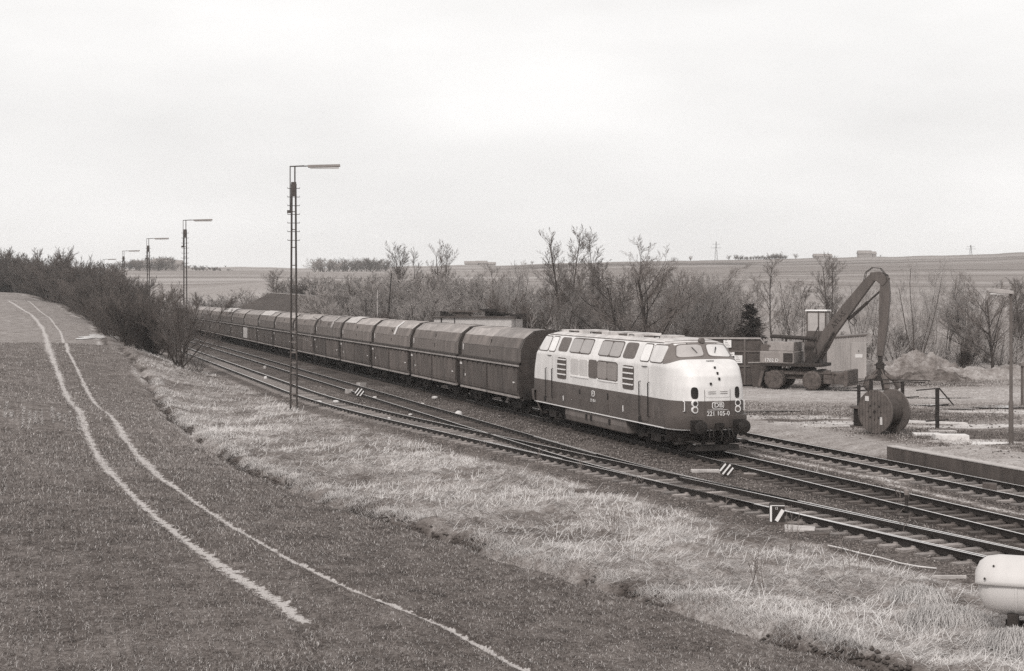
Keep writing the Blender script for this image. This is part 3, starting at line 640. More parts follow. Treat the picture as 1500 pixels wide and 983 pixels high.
# ---------------- hopper wagons ----------------
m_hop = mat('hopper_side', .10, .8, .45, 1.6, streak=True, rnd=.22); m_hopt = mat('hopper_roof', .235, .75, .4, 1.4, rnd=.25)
m_hopu = mat('hopper_shoulder', .15, .75, .28, 1.6, streak=True, rnd=.22); m_hend = mat('hopper_end', .045, .85, .3, 2); m_lip = mat('hopper_lip', .30, .7, .3, 3)  # side, shoulder and roof tones have the facet shading put into them
m_hrail = mat('air_pipe', .33, .6, .3, 4); m_mark = mat('chalk_mark', .6, .8, .2, 6)
prof = [(1.38,.92),(1.50,1.15),(1.53,2.38),(1.53,2.46),(1.43,2.62),(1.41,3.22),(1.20,3.72),(.72,4.08),(.20,4.17)]
HL = 5.05
def make_hopper():
    root = thing('hopper_wagon', 'x', 'hopper wagon', (0,0,0), RZ, 'hopper wagons in the train behind the locomotive')
    pf = prof+[(-y, z) for y, z in reversed(prof)]
    mb = MB(); mb.prism(pf[:], -HL, HL); mb.mi = [1, 1]+[0]*(len(mb.f)-2)
    nf = len(pf)
    for k in range(nf):
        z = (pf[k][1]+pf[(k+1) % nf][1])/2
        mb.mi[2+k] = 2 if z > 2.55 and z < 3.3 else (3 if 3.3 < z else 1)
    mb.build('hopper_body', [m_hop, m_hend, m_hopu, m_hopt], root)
    # roof flaps: two lengths each side of the centre line, with slightly uneven edges
    for sg in (-1, 1):
        for x0, x1, dz in ((-HL+.05, -.03, .0), (.03, HL-.05, .015)):
            rows = []
            mb = MB()
            for x in np.linspace(x0, x1, 9):
                o = .03+dz+.012*math.sin(x*2.1+sg); rows.append([(x, sg*(y+.018), z+o*.8) for y, z in ((1.41,3.22),(1.20,3.72),(.72,4.08),(.10,4.17))])
            mb.grid(rows); mb.mi = [1 if (i % 3) == 0 else (2 if (i % 3) == 1 else 0) for i in range(len(mb.f))]; mb.build('roof_flap', [m_hopt, mat('flap_low_shaded', .15, .8, .4, 1.5, streak=True, rnd=.2), mat('flap_mid_lit', .30, .8, .35, 1.6, rnd=.2)], root)  # flap strips coloured apart to paint facet shading onto the roof
        for x0, x1 in ((-HL+.14, -.15), (.15, HL-.14)):
            mb = MB(); y = sg*1.56; 
            rows = [[(x, sg*yy, z) for yy, z in ((1.40,.86),(1.53,1.02),(1.555,1.2),(1.57,2.28),(1.53,2.33))] for x in (x0, x0+.04, x1-.04, x1)]
            mb.grid(rows); mb.add([(x0, sg*1.3, .86), (x0, sg*1.40,.86), (x0, sg*1.53,1.02), (x0, sg*1.57,2.28), (x0, sg*1.3, 2.3)], [(0,1,2,3,4)]); mb.add([(x1, sg*1.3, .86), (x1, sg*1.40,.86), (x1, sg*1.53,1.02), (x1, sg*1.57,2.28), (x1, sg*1.3, 2.3)], [(0,1,2,3,4)])
            d = mb.build('discharge_door', m_hop, root)
            MB().box(x0, x1, min(sg*1.42, sg*1.56), max(sg*1.42, sg*1.56), .84, .93).build('door_lip', m_lip, d)
            for q in range(5):
                hx = x0+(x1-x0)*(q+.5)/5; MB().box(hx-.05, hx+.05, min(sg*1.53, sg*1.62), max(sg*1.53, sg*1.62), 2.26, 2.40).build('hinge', m_hend, d)
        MB().bar((-HL-.25, sg*1.62, 2.44), (HL+.25, sg*1.62, 2.44), .05, .07).build('side_pipe', m_hrail, root)
        MB().box(-HL, HL, min(sg*1.40, sg*1.60), max(sg*1.40, sg*1.60), 2.47, 2.58).build('ledge', m_hend, root)
        for x, z, w_, h_, m_ in ((-4.2, 1.65, .16, .40, m_hend),(-4.75, 3.05, .09, .32, m_mark),(-4.7, 2.15, .35, .12, m_mark),(4.4, 1.6, .25, .07, m_mark),(-3.9,1.55,.12,.12,m_mark),(.1,2.95,.10,.22,m_hend),(.1,3.5,.10,.18,m_hend)):
            yy = 1.585 if z < 2.5 else (1.44 if z < 3.3 else 1.36); mb = MB(); mb.box(x-w_/2, x+w_/2, min(sg*(yy-.03), sg*yy), max(sg*(yy-.03), sg*yy), z-h_/2, z+h_/2); mb.build('side_marking' if m_ is m_mark else 'latch', m_, root)
    # frame ends, sole bar, bogies
    fr = MB(); fr.box(-HL-.10, HL+.10, -.55, .55, .62, .86)
    for e in (-1, 1):
        fr.box(e*(HL+.12)-.1, e*(HL+.12)+.1, -1.32, 1.32, .80, 1.22); fr.bar((e*(HL+.05), -1.1, 1.2), (e*(HL-.6), -1.1, 2.3), .08, .08); fr.bar((e*(HL+.05), 1.1, 1.2), (e*(HL-.6), 1.1, 2.3), .08, .08)
    fr.build('underframe', m_frame, root)
    for e in (-1, 1):
        for sg in (-1, 1):
            b = MB(); x = e*(HL+.15); b.tube([(x, sg*.875, 1.04), (x+e*.17, sg*.875, 1.04)], .10, 10); b.lathe([(.2, x+e*.15), (.22, x+e*.19), (.01, x+e*.20)], (0, sg*.875, 1.04), 'X', 14); b.build('buffer', m_frame, root)
        bo = MB(); cx = e*3.35
        for sg in (-1, 1):
            y = sg*1.02; bo.hexa([(cx-.5,y-.05,.28),(cx+.5,y-.05,.28),(cx+.5,y+.05,.28),(cx-.5,y+.05,.28),(cx-1.25,y-.05,.66),(cx+1.25,y-.05,.66),(cx+1.25,y+.05,.66),(cx-1.25,y+.05,.66)])
            for dx in (-.9, .9): bo.box(cx+dx-.15, cx+dx+.15, sg*1.08-.08, sg*1.08+.08, .33, .60)
            bo.box(cx-.25, cx+.25, sg*1.12-.03, sg*1.12+.03, .42, .50)
        b_ = bo.build('bogie', m_frame, root)
        for dx in (-.9, .9):
            wl = MB()
            for sg in (-1, 1): wl.lathe([(.1, sg*.70), (.44, sg*.70), (.46, sg*.72), (.46, sg*.81), (.38, sg*.81), (.1, sg*.79)], (cx+dx, 0, .455), 'Y', 20)
            wl.cyl((cx+dx, -.7, .455), (cx+dx, .7, .455), .08, 8); wl.build('wheelset', m_frame, b_, smooth=35)
    return root
hop = make_hopper(); hops = []
s0 = 65.35; ordn = ['first', 'second', 'third', 'fourth', 'fifth', 'sixth', 'seventh', 'eighth', 'ninth', 'tenth', 'eleventh', 'twelfth', 'thirteenth', 'fourteenth', 'fifteenth', 'sixteenth']
for i in range(16):
    o = hop if i == 0 else copy_tree(hop); o.location = W(s0+5.3+i*10.82, TB, 0)
    o['label'] = {0: 'dark covered hopper wagon coupled directly behind the locomotive', 2: 'hopper wagon with a white painted flash on its roof slope, third in the train',
                  4: 'hopper wagon with a long pale streak down its roof, fifth in the train', 8: 'hopper wagon with one bleached pale lower door panel, ninth in the train',
                  15: 'hopper wagon furthest away, at the tail of the train behind the bushes'}.get(i, 'covered hopper wagon, %s behind the locomotive' % ordn[i])
    hops.append(o)
def on_roof(o, x0, x1, nm, m_, a=0, b=3):
    mb = MB(); P = [(1.41,3.22),(1.20,3.72),(.72,4.08),(.10,4.17)][a:b+1]
    mb.grid([[(x, -(y+.035), z+.075) for y, z in P] for x in (x0, x1)]); mb.build(nm, m_, o)
on_roof(hops[2], .75, 1.25, 'paint_flash', m_mark, 0, 2); on_roof(hops[4], 1.2, 1.9, 'pale_streak', m_hrail, 0, 3); on_roof(hops[3], -4.7, -1.0, 'pale_dust', mat('roof_dust', .45, .9, .3, 3), 1, 3)
on_roof(hops[7], -4.9, 2, 'pale_dust', MATS['roof_dust'], 1, 3); on_roof(hops[10], -4.9, 4.9, 'pale_dust', MATS['roof_dust'], 1, 3)
mb = MB(); mb.grid([[(x, -1.585, z) for z in (1.1, 2.25)] for x in (-4.9, -1.6)]); mb.build('bleached_door_panel', mat('bleached', .5, .8, .25, 2, streak=True), hops[8])
# ---------------- lattice lamp masts ----------------
m_steel = mat('mast_steel', .06, .6, .3, 3); m_galv = mat('galvanised', .16, .6, .3, 4); m_hood = mat('lamp_hood', .18, .5, .15, 2)
def make_mast():
    root = thing('light_mast', 'x', 'light mast', group='light masts along the left of the tracks')
    for sg in (-1, 1):
        mb = MB()
        # each upright leans in slightly towards the top, front and back flange
        a0, a1 = .17, .10
        for yy in (-1, 1): mb.bar((sg*a0, yy*.05, -.3), (sg*a1, yy*.05, 12.0), .085, .035)
        mb.bar((sg*a0, 0, -.3), (sg*a1, 0, 12.0), .05, .10); mb.build('upright', m_steel, root)
    f = lambda z: .17+(.10-.17)*(z+.3)/12.3
    for k in range(8): z = .25+k*.55; MB().box(-f(z), f(z), -.045, .045, z, z+.09).build('batten_plate', m_galv, root)
    for k in range(7): z = 4.8+k*.95; MB().box(-f(z), f(z), -.02, .02, z, z+.05).build('batten_plate', m_galv, root)
    for k in range(7):
        z = 9.0+k*.46 if k < 7 else 0
        MB().tube([(-.32, -.07, z+.06), (-.32, -.07, z), (.32, -.07, z), (.32, -.07, z+.06)], .018, 5).build('climbing_rung', m_steel, root)
    mb = MB(); mb.box(-.13, .13, -.1, .1, 11.35, 12.1); mb.build('head_box', m_steel, root)
    mb = MB(); mb.box(-.34, -.16, -.14, .02, 10.45, 10.6); mb.tube([(-.19, 0, 10.5), (-.19, 0, 12.95), (.55, 0, 12.97)], .03, 6); mb.tube([(.06, 0, 12.0), (.06, 0, 12.93)], .04, 6); mb.build('conduit', m_steel, root)
    mb = MB(); mb.prism([(-.17, 0), (-.11, .13), (.11, .13), (.17, 0)], .75, 2.45); mb.v = [(x, y, 12.88+z+(x-.75)*.03) for x, y, z in mb.v]; lh = mb.build('lamp_head', m_hood, root, bevel=.01)
    mb = MB(); mb.box(.85, 2.38, -.12, .12, 12.83, 12.905); mb.build('diffuser', m_gll, lh)
    MB().tube([(-.19,0,12.93),(.8,0,12.96)], .03, 6).build('arm', m_steel, root)
    return root
mast = make_mast()
for i, (s_, t_, lab) in enumerate(((75.4,13.02,'tall double-upright light mast closest to the camera, standing beside the near track'),(133,13.0,'light mast rising above the end of the hopper train, second along the line'),
        (178,13.0,'light mast sticking up from the thicket, third along the line'),(229,13.0,'smaller-looking light mast above the thicket, fourth along the line'),(297,13.0,'furthest light mast, just clearing the bushes at left'))):
    o = mast if i == 0 else copy_tree(mast); p = W(s_, t_); o.location = (p.x, p.y, g1(p.x, p.y) if i == 0 else -.1); o.rotation_euler = (0, 0, R(4)); o['label'] = lab
    o.location.z = -.2+(.3 if i == 4 else 0)
# platform lamp
m_shed = mat('shed_sheet', .36, .8, .25, 1.5, streak=True)
m_post = mat('lamp_post', .11, .7, .25, 3)
def lamp_post(px, D, top, lab, arm=1):
    p = on(px, D); r = thing('street_lamp', lab, 'street lamp', p); h = top-p.z
    MB().tube([(0,0,-.1),(0,0,1.6),(0,0,1.65),(0,0,h)], [.09,.09,.065,.055], 12).build('pole', m_post, r, smooth=40)
    hd = MB(); hd.prism([(.06,-.02),(.06,.10),(-.35,.17),(-.85,.20),(-.92,.14),(-.9,.05),(-.5,.0)], -.13, .13, 'Y'); hd.v = [(x*arm, y, z+h) for x, y, z in hd.v]; l = hd.build('lamp_head', m_shed, r, bevel=.02)
    MB().box(-.82 if arm > 0 else .2, -.2 if arm > 0 else .82, -.1, .1, h-.03, h+.03).build('diffuser', m_gll, l); return r
lamp_post(1481, 54.5, 5.95, 'slim street lamp with a bent-over head on the platform at far right')
r = thing('hooded_post', 'pale hooded post at the very right edge behind the puddle', 'post', on(1497.5, 76)); MB().box(-.06,.06,-.06,.06,-.1,2.1).build('post', m_post, r); MB().prism([(-.12,2.1),(.5,2.1),(.5,2.2),(.1,2.38),(-.12,2.25)], -.2, .2, 'Y').build('hood', m_hood, r)
# ---------------- road-rail yard: excavator ----------------
m_ex = mat('digger_paint', .095, .65, .3, 2.5, streak=True); m_exl = mat('digger_pale', .26, .6, .25, 2.5); m_exd = mat('digger_dark', .035, .8, .4, 4); m_tyre = mat('tyre', .095, .95, .5, 5, bump=.4); m_rim = mat('rim', .20, .7, .4, 5)
m_mud = mat('muddy_steel', .10, .9, .5, 3, bump=.3)
ep = on(1176, 89.3); ex = thing('material_handler', 'wheeled material-handling excavator with raised cab and crooked arm holding a grab', 'excavator', ep, R(-27))
mb = MB(); mb.box(-2.2, 2.0, -.55, .55, .62, 1.05); mb.box(-1.5,1.6,-.8,.8,.9,1.15); mb.hexa([(-2.3,-.9,.55),(-1.0,-.9,.55),(-1.0,.9,.55),(-2.3,.9,.55),(-2.3,-.9,1.0),(-1.0,-.9,1.2),(-1.0,.9,1.2),(-2.3,.9,1.0)]); mb.build('chassis', m_mud, ex, bevel=.03)
mb = MB(); mb.hexa([(-2.6,-1.15,.15),(-2.4,-1.15,.15),(-2.4,1.15,.15),(-2.6,1.15,.15),(-2.35,-1.15,1.1),(-2.15,-1.15,1.1),(-2.15,1.15,1.1),(-2.35,1.15,1.1)]); mb.build('dozer_blade', m_mud, ex)
for x in (-1.45, .95):
    MB().cyl((x,-1.0,.6),(x,1.0,.6),.16,12).build('axle', m_exd, ex)
    for y in (-1.08, 1.08):
        wl = MB()
        for k in (-.21, .21): wl.lathe([(.34, y+k-.17), (.50, y+k-.18), (.585, y+k-.13), (.595, y+k), (.585, y+k+.13), (.50, y+k+.18), (.34, y+k+.17)], (x,0,.59), 'Y', 30)
        for j in range(26):
            a = 2*math.pi*j/26
            for k in (-.21, .21): c = Vector((x+math.cos(a)*.585, y+k, .59+math.sin(a)*.585)); t_ = Vector((-math.sin(a),0,math.cos(a))); wl.bar(c-Vector((0,.14,0))+t_*.02, c+Vector((0,.14,0))-t_*.02, .055, .045, up=(math.cos(a),0,math.sin(a)))
        o = wl.build('wheel', m_tyre, ex, smooth=30); rm = MB(); sg = 1 if y > 0 else -1; rm.lathe([(.345, y-.36), (.33, y+sg*.34), (.22, y+sg*.26), (.14, y+sg*.30), (.01, y+sg*.30)], (x,0,.59), 'Y', 24); rm.build('rim', m_rim, o, smooth=35)
for sx in (1,):
    mb = MB(); mb.hexa([(1.65,-1.35,.40),(3.0,-1.25,.40),(3.0,1.3,.40),(1.65,1.3,.40),(1.65,-1.35,1.05),(3.0,-1.25,1.15),(3.0,1.3,1.15),(1.65,1.3,1.05)]); mb.box(2.9,3.15,-1.38,1.38,.28,1.25); mb.box(2.2,2.3,-1.42,-1.2,.35,1.2); mb.prism([(1.4,1.0),(1.9,1.28),(2.5,1.0)], -1.4, -1.3, 'Y'); mb.build('outrigger_box', m_mud, ex, bevel=.04)
mb = MB(); mb.lathe([(.85,1.12),(.85,1.30),(.75,1.32),(.75,1.45),(.9,1.47)], (0,0,0), 'Z', 32); mb.build('slew_ring', m_exd, ex)
mb = MB(); mb.box(-2.4, 1.5, -1.2, 1.2, 1.42, 1.62); mb.build('deck', m_exd, ex, bevel=.02)
mb = MB(); mb.hexa([(-2.42,-1.22,1.60),(-.25,-1.22,1.60),(-.25,1.22,1.60),(-2.42,1.22,1.60),(-2.42,-1.22,2.35),(-.25,-1.22,2.35),(-.25,1.22,2.35),(-2.42,1.22,2.35)]); ct = mb.build('engine_casing', m_exl, ex, bevel=.05)
MB().box(-.9,-.3,-1.24,-1.21,1.68,2.25).build('radiator_grille', m_exd, ct)
text('1702 D', .30, m_white, ex, Matrix.Translation((-1.65,-1.245,1.78)) @ Matrix.Rotation(R(90),4,'X'), 'type_number', .004)
mb = MB(); mb.hexa([(-2.1,-1.05,2.35),(-.3,-1.05,2.35),(-.3,1.0,2.35),(-2.1,1.0,2.35),(-2.0,-.95,2.95),(-.3,-.95,2.95),(-.3,.9,2.95),(-2.0,.9,2.95)]); mb.build('engine_hood', m_exl, ex, bevel=.05)
mb = MB(); mb.box(-2.38,-1.9,-1.1,-.2,2.35,2.75); mb.lathe([(.01,-2.3),(.22,-2.25),(.27,-2.1),(.27,-1.8),(.22,-1.7)], (0,-.75,2.62), 'X', 16); mb.build('air_filter', m_ex, ex, smooth=40)
mb = MB(); mb.tube([(-1.9,-.6,3.28),(1.0,-.6,3.15)], .12, 10); mb.tube([(-.9,-.6,2.9),(-.9,-.6,3.25)], .07, 8); mb.tube([(.2,-.6,2.9),(.2,-.6,3.2)], .05, 8); mb.build('exhaust_pipe', m_exd, ex, smooth=40)
# cab raised on a pillar
mb = MB(); mb.box(.05, 1.25, .15, 1.15, 1.6, 3.0); mb.build('cab_pillar', m_ex, ex, bevel=.04)
mb = MB(); cx0, cx1, cy0, cy1, z0, z1 = .2, 1.45, .1, 1.1, 3.0, 4.85
mb.box(cx0,cx1,cy0,cy1,z0,z0+.62)
for x in (cx0, cx0+.72, cx1-.09):
    for y in (cy0, cy1-.09): mb.box(x,x+.09,y,y+.09,z0+.6,z1)
mb.box(cx0,cx1,cy0,cy1,z1-.1,z1)
cb = mb.build('cab', m_ex, ex, bevel=.015)
MB().box(cx0-.06,cx1+.06,cy0-.06,cy1+.06,z1,z1+.09).build('cab_roof', m_white, cb, bevel=.02)
MB().box(cx0+.02,cx1-.02,cy0+.02,cy1-.02,z0+.62,z1-.1).build('cab_glass', mat('cab_glass', .42, .15, .2, 1.5, spec=.7), cb)
# boom and stick (one crooked arm) in the plane y = -.15
def beam(pts, name, m_, w0, parent=ex, y=-.15):
    mb = MB(); rows = []
    for i, (x, z, h_) in enumerate(pts):
        a = Vector((pts[min(i+1,len(pts)-1)][0]-pts[max(i-1,0)][0], 0, pts[min(i+1,len(pts)-1)][1]-pts[max(i-1,0)][1])).normalized(); n = Vector((-a.z,0,a.x)); c = Vector((x, y, z))
        rows.append([c+n*h_/2+Vector((0,w0/2,0)), c+n*h_/2-Vector((0,w0/2,0)), c-n*h_/2-Vector((0,w0/2,0)), c-n*h_/2+Vector((0,w0/2,0))])
    mb.grid(rows, closed=True); k = len(mb.v); mb.f += [(0,1,2,3),(k-4,k-3,k-2,k-1)]; mb.mi += [0,0]
    return mb.build(name, m_, parent, bevel=.02)
bm_ = beam([(.75,1.75,.45),(1.35,2.75,.75),(1.75,3.55,.78),(2.8,4.95,.70),(4.05,6.55,.55),(4.45,7.0,.45)], 'boom', m_ex, .5)
text('ATLAS', .42, m_exd, ex, Matrix.Translation((2.35,-.41,4.33)) @ Matrix.Rotation(R(90),4,'X') @ Matrix.Rotation(R(52),4,'Z'), 'maker_lettering', .004)
MB().prism([(.2,1.6),(1.3,1.6),(.95,2.3),(.5,2.3)], -.5, .2, 'Y').build('boom_foot', m_exd, ex, bevel=.02)
nk = beam([(4.30,7.0,.5),(4.75,7.02,.62),(5.25,6.65,.60)], 'boom_knuckle', m_ex, .52)
stk = beam([(5.15,6.95,.45),(5.15,6.0,.62),(5.05,4.0,.52),(4.85,2.15,.36)], 'stick', m_ex, .42)
for nm, a, b, r1, r2 in (('boom_cylinder',(1.0,1.7),(2.1,3.6),.10,.06),('stick_cylinder',(2.9,4.35),(4.9,6.15),.10,.06)):
    mb = MB()
    for y in ((-.55,.25) if nm == 'boom_cylinder' else (-.15,)):
        A = Vector((a[0],y,a[1])); B = Vector((b[0],y,b[1])); M_ = A.lerp(B,.6); mb.cyl(A, M_, r1, 12); mb.cyl(M_, B, r2, 10)
    mb.build(nm, m_exd, ex, smooth=40)
mb = MB()
for q in (-.35,.0): mb.tube([(3.9,q-.05,6.75),(4.0,q-.05,7.25),(4.4,q-.05,7.55),(4.9,q-.05,7.5),(5.25,q-.05,7.05),(5.3,q-.05,6.8)], .025, 5)
mb.tube([(5.35,-.1,7.0),(5.3,-.1,7.1),(4.9,-.1,7.25)], .03, 5); mb.tube([(1.1,-.45,3.9),(.8,-.5,3.2),(1.0,-.5,2.4),(.9,-.5,1.9)], .035, 5); mb.tube([(3.2,-.45,4.6),(3.5,-.5,4.3),(3.3,-.5,4.0),(3.0,-.5,4.3)], .03, 5)
mb.build('hydraulic_hose', m_exd, ex)
gr = MB(); gx = 4.85; gr.box(gx-.12,gx+.12,-.27,-.03,1.75,2.2); gr.lathe([(.22,1.35),(.26,1.4),(.26,1.7),(.16,1.78)], (gx,-.15,0), 'Z', 16); gr.box(gx-.34,gx+.34,-.25,-.05,1.55,1.63); gb = gr.build('rotator', m_exd, ex)
gh = MB(); gh.hexa([(gx-.35,-.45,.62),(gx+.35,-.45,.62),(gx+.35,.15,.62),(gx-.35,.15,.62),(gx-.2,-.3,1.4),(gx+.2,-.3,1.4),(gx+.2,0,1.4),(gx-.2,0,1.4)]); gh.build('grab_head', m_exd, ex, bevel=.02)
for a in range(5):
    an = 2*math.pi*a/5+.3; c, s_ = math.cos(an), math.sin(an); P = lambda r_, z: Vector((gx+c*r_, -.15+s_*r_, z))
    g = MB(); g.tube([P(.25,1.0),P(.85,.72),P(1.05,.25),P(.75,-.12)], [.09,.20,.17,.03], 7); g.tube([P(.15,1.35),P(.75,.8)], .05, 6); g.build('grab_claw', m_mud, ex)
# ---------------- cable drums ----------------
m_drum = mat('drum_wood', .12, .85, .35, 3, bump=.3); m_drumc = mat('drum_cable', .06, .8, .3, 6); m_drumd = mat('drum_dark', .03, .8, .4, 6)
def cable_drum(lab, p, rz, tilt, Rr, Lw, core, cm):
    r = thing('cable_drum', lab, 'cable drum', p, rz); r.rotation_euler = (tilt, 0, rz)
    zc = Rr if not tilt else 0
    for k, y in enumerate((-Lw/2, Lw/2)):
        mb = MB(); mb.lathe([(.06,y-.045),(Rr,y-.045),(Rr,y+.045),(.06,y+.045)], (0,0,zc), 'Y', 40); f = mb.build('flange', m_drum, r, bevel=.008)
        sg = -1 if y < 0 else 1; bl = MB()
        for j in range(8): a = 2*math.pi*j/8; c = Vector((math.cos(a)*Rr*.36, y+sg*.045, zc+math.sin(a)*Rr*.36)); bl.cyl(c, c+Vector((0,sg*.012,0)), .045 if j % 2 else .035, 8)
        bl.cyl((0,y+sg*.045,zc),(0,y+sg*.06,zc), .07, 12)
        for j in range(-5, 6): x = j*Rr*.18; h_ = math.sqrt(max(Rr*Rr*.985-x*x, .01)); bl.box(x-.005,x+.005,min(y+sg*.044,y+sg*.049),max(y+sg*.044,y+sg*.049),zc-h_,zc+h_)
        bl.build('bolt_pattern', m_drumd, f)
    n = 16; pr = []
    for j in range(n+1): y = -Lw/2+.05+(Lw-.1)*j/n; pr += [(core-.025, y), (core, y+(Lw-.1)/n*.5)] if j < n else [(core-.025, y)]
    MB().lathe(pr, (0,0,zc), 'Y', 32).build('wound_cable', cm, r, smooth=50); return r
dp = on(1295, 60.3); dr_ = cable_drum('large wooden cable drum standing on its rims beside the platform path', dp, R(-55), 0, .92, 1.10, .60, m_drumc)

mb = MB(); mb.box(-.50,-.30,-.62,-.600,1.35,1.56); mb.build('paper_label', m_mark, dr_); mb = MB(); mb.box(.30,.42,-.62,-.600,.40,.72); mb.build('paint_mark', m_mark, dr_)
sp = on(1262, 63.2); d2 = cable_drum('small dark cable drum lying on its side behind the large one', sp+Vector((0,0,.46)), R(20), R(90), .50, .86, .36, m_drumd)
# ---------------- broken platform railings ----------------
m_rl = mat('railing_iron', .025, .7, .3, 4)
def railing(lab, px, D, h_, pieces, rz=R(8)):
    p = on(px, D); r = thing('broken_railing', lab, 'railing', p, rz, 'remains of the platform railings')
    MB().box(-.07,.07,-.06,.06,-.1,h_).build('post', m_rl, r)
    for a, b in pieces: MB().bar(a, b, .05, .05).build('rail', m_rl, r)
railing('T-shaped railing post with one bent-down top bar, right of the big drum', 1373, 62.6, 1.75, [((-.98,0,1.68),(.12,0,1.76)),((.10,0,1.75),(.75,0,1.02)),((-.45,-.05,.98),(.5,-.05,1.06)),((-.55,-.05,.32),(.5,-.05,.38))])
railing('railing post with long level top bar behind the left flange of the big drum', 1276, 66.5, 1.98, [((-1.0,0,1.78),(0,0,1.95)),((0,0,1.95),(2.9,0,1.86)),((-.5,-.05,1.12),(.7,-.05,1.18))])
railing('railing post with a top bar reaching right, behind the right flange of the big drum', 1322, 68.5, 1.75, [((-1.0,0,1.62),(0,0,1.72)),((0,0,1.72),(1.15,0,1.68)),((-.2,-.05,.95),(.8,-.05,1.0))])
railing('small slanting railing stub between grab and small drum', 1258, 71, 1.35, [((-.3,0,1.2),(.4,0,1.3))])
# ---------------- slabs, blocks, boards ----------------
m_slab = mat('slab_concrete', .62, .9, .15, 4); m_beige = mat('old_timber', .42, .9, .25, 5)
def slab(lab, px, D, lx, ly, h_, rz, m_=None, cat='concrete slab', nm='concrete_slab', rx=0, dz=0):
    p = on(px, D, dz); mb = MB(); rng = random.Random(int(px)); j = lambda: rng.uniform(-.05,.05)*lx
    a, b = lx/2, ly/2; v = [(-a+j(),-b+j(),-.08),(a+j(),-b+j(),-.08),(a+j(),b+j(),-.08),(-a+j(),b+j(),-.08)]; v += [(x*.98,y*.98,h_+rng.uniform(-.02,.02)) for x, y, _ in v]
    o = mb.hexa(v).build(nm, m_ or m_slab, None, bevel=.012); o.location = p; o.rotation_euler = (rx, 0, rz); return tag(o, lab, cat)
slab('thick pale concrete slab just right of the railing post foot', 1393, 57.6, 1.35, .75, .20, R(-6), cat='concrete slab')
slab('thin pale slab lying left of the thick one', 1358, 59.0, 1.15, .5, .09, R(4))
slab('long thin slab half sunk behind the thick pale one', 1380, 60.5, 1.1, .35, .10, R(-3), m_conc)
slab('broad flat slab at the foot of the platform lamp', 1456, 55.0, 1.7, 1.5, .035, R(-20))
slab('loose concrete cube sitting in the ballast before the platform wall', 1450, 43.6, .42, .42, .33, R(-20), m_concd, 'concrete block', 'concrete_block')
slab('pale flat cable-duct lid in front of the striped lantern', 1171, 37.0, .75, .62, .06, R(-15), m_conc, 'duct lid', 'duct_lid')
slab('small dark duct lid beside the pale lid, below the nearest track', 1196, 36.4, .5, .5, .05, R(10), m_concd, 'duct lid', 'duct_lid')
slab('thin pale board in the grass left of the gas tank', 1392, 30.6, .75, .12, .07, R(-3), m_beige, 'board', 'wooden_board')
slab('light stone block between the tracks, left of the far striped counterweight', 511, 87.6, .45, .4, .3, R(20), m_conc, 'stone block', 'stone_block')
slab('low grey stone between hopper train and middle track', 529, 95, .5, .4, .25, R(40), m_conc, 'stone', 'stone_block')
slab('long weathered plank lying left of the near striped counterweight', 1035, 49.0, 1.1, .28, .10, R(4), m_beige, 'plank', 'wooden_plank')
slab('old sleeper lying flat behind the near striped counterweight', 1110, 48.0, .9, .3, .08, R(-12), m_slp, 'timber', 'loose_timber')
slab('dark timber edging sunk in the grass below the nearest track', 868, 44.0, 1.6, .3, .09, R(-14), m_slpd, 'timber', 'sunken_timber')
slab('long pale pole lying behind the railing posts', 1362, 65.5, 3.2, .09, .10, R(-22), m_slab, 'pole', 'wooden_pole')
for px, D, lab in ((672,71.0,'white concrete marker stub with dark cap beside the first hopper wagon'),(388,118,'small white marker stone between the middle track and the train'),(389,103,'pale marker stone left of the tall mast, between the siding tracks')):
    r = thing('marker_stone', lab, 'marker stone', on(px, D)); h_ = .42; r.scale = (.8,)*3 if px == 672 else (.55,)*3; MB().lathe([(.22,-.1),(.22,h_*.7),(.17,h_*.85),(.05,h_)], (0,0,0), 'Z', 12).build('stone', m_slab if D < 110 else m_conc, r, smooth=40)
    if px == 672: MB().lathe([(.06,h_),(.05,h_+.12),(.01,h_+.14)], (0,0,0), 'Z', 10).build('cap', m_exd, r)
p = on(1328, 39.9); r = thing('stake', 'short dark stake between the two nearest tracks at right', 'stake', p); MB().tube([(0,0,-.1),(0,0,.55)], .05, 8).build('shaft', m_exd, r); MB().lathe([(.07,.5),(.08,.62),(.03,.66)], (0,0,0), 'Z', 10).build('knob', mat('rust', .2, .9, .4, 4), r)
p = on(1194, 47.6); r = thing('rail_marker', 'small white flag-like marker leaning on the far rail of the train track', 'marker', p); MB().bar((0,0,0),(.12,0,.45),.02,.02).build('stem', m_beige, r); MB().lathe([(.09,0),(.10,.10),(.03,.16)], (0,0,.02), 'Z', 8).build('lump', m_slab, r)
# point levers with striped counterweights, and a lantern box
def counterweight(lab, px, D, rz, sc=1):
    p = on(px, D); r = thing('point_lever', lab, 'point lever', p, rz, 'striped point levers'); r.scale = (sc,)*3
    mb = MB(); mb.lathe([(.30,-.10),(.31,-.07),(.31,.07),(.30,.10)], (0,0,.36), 'Y', 10); b = mb.build('counterweight', m_exd, r, bevel=.01)
    st = MB()
    for k in (-.21, 0, .21):
        L_ = .20 if k else .27; c = Vector((k*.75, -.103, .36+.0-k*.4)); d = Vector((.62,0,.78)); st.bar(c-d*L_, c+d*L_, .012, .07, up=(-.78,0,.62))
    st.build('stripes', m_white, b)
    lv = MB(); lv.tube([(.2,0,.36),(.75,.0,.14)], .03, 6); lv.box(.6,1.15,-.18,.18,-.05,.14); lv.tube([(.9,0,.1),(2.2,.9,.02)], .025, 5); lv.build('lever_stand', m_mud, r)
    return r
counterweight('black and white striped point lever in front of the locomotive', 1064, 47.6, R(-4), .78)
counterweight('black and white striped point lever between the tracks beyond the nearest crossing', 527, 84.5, R(-8), .95)
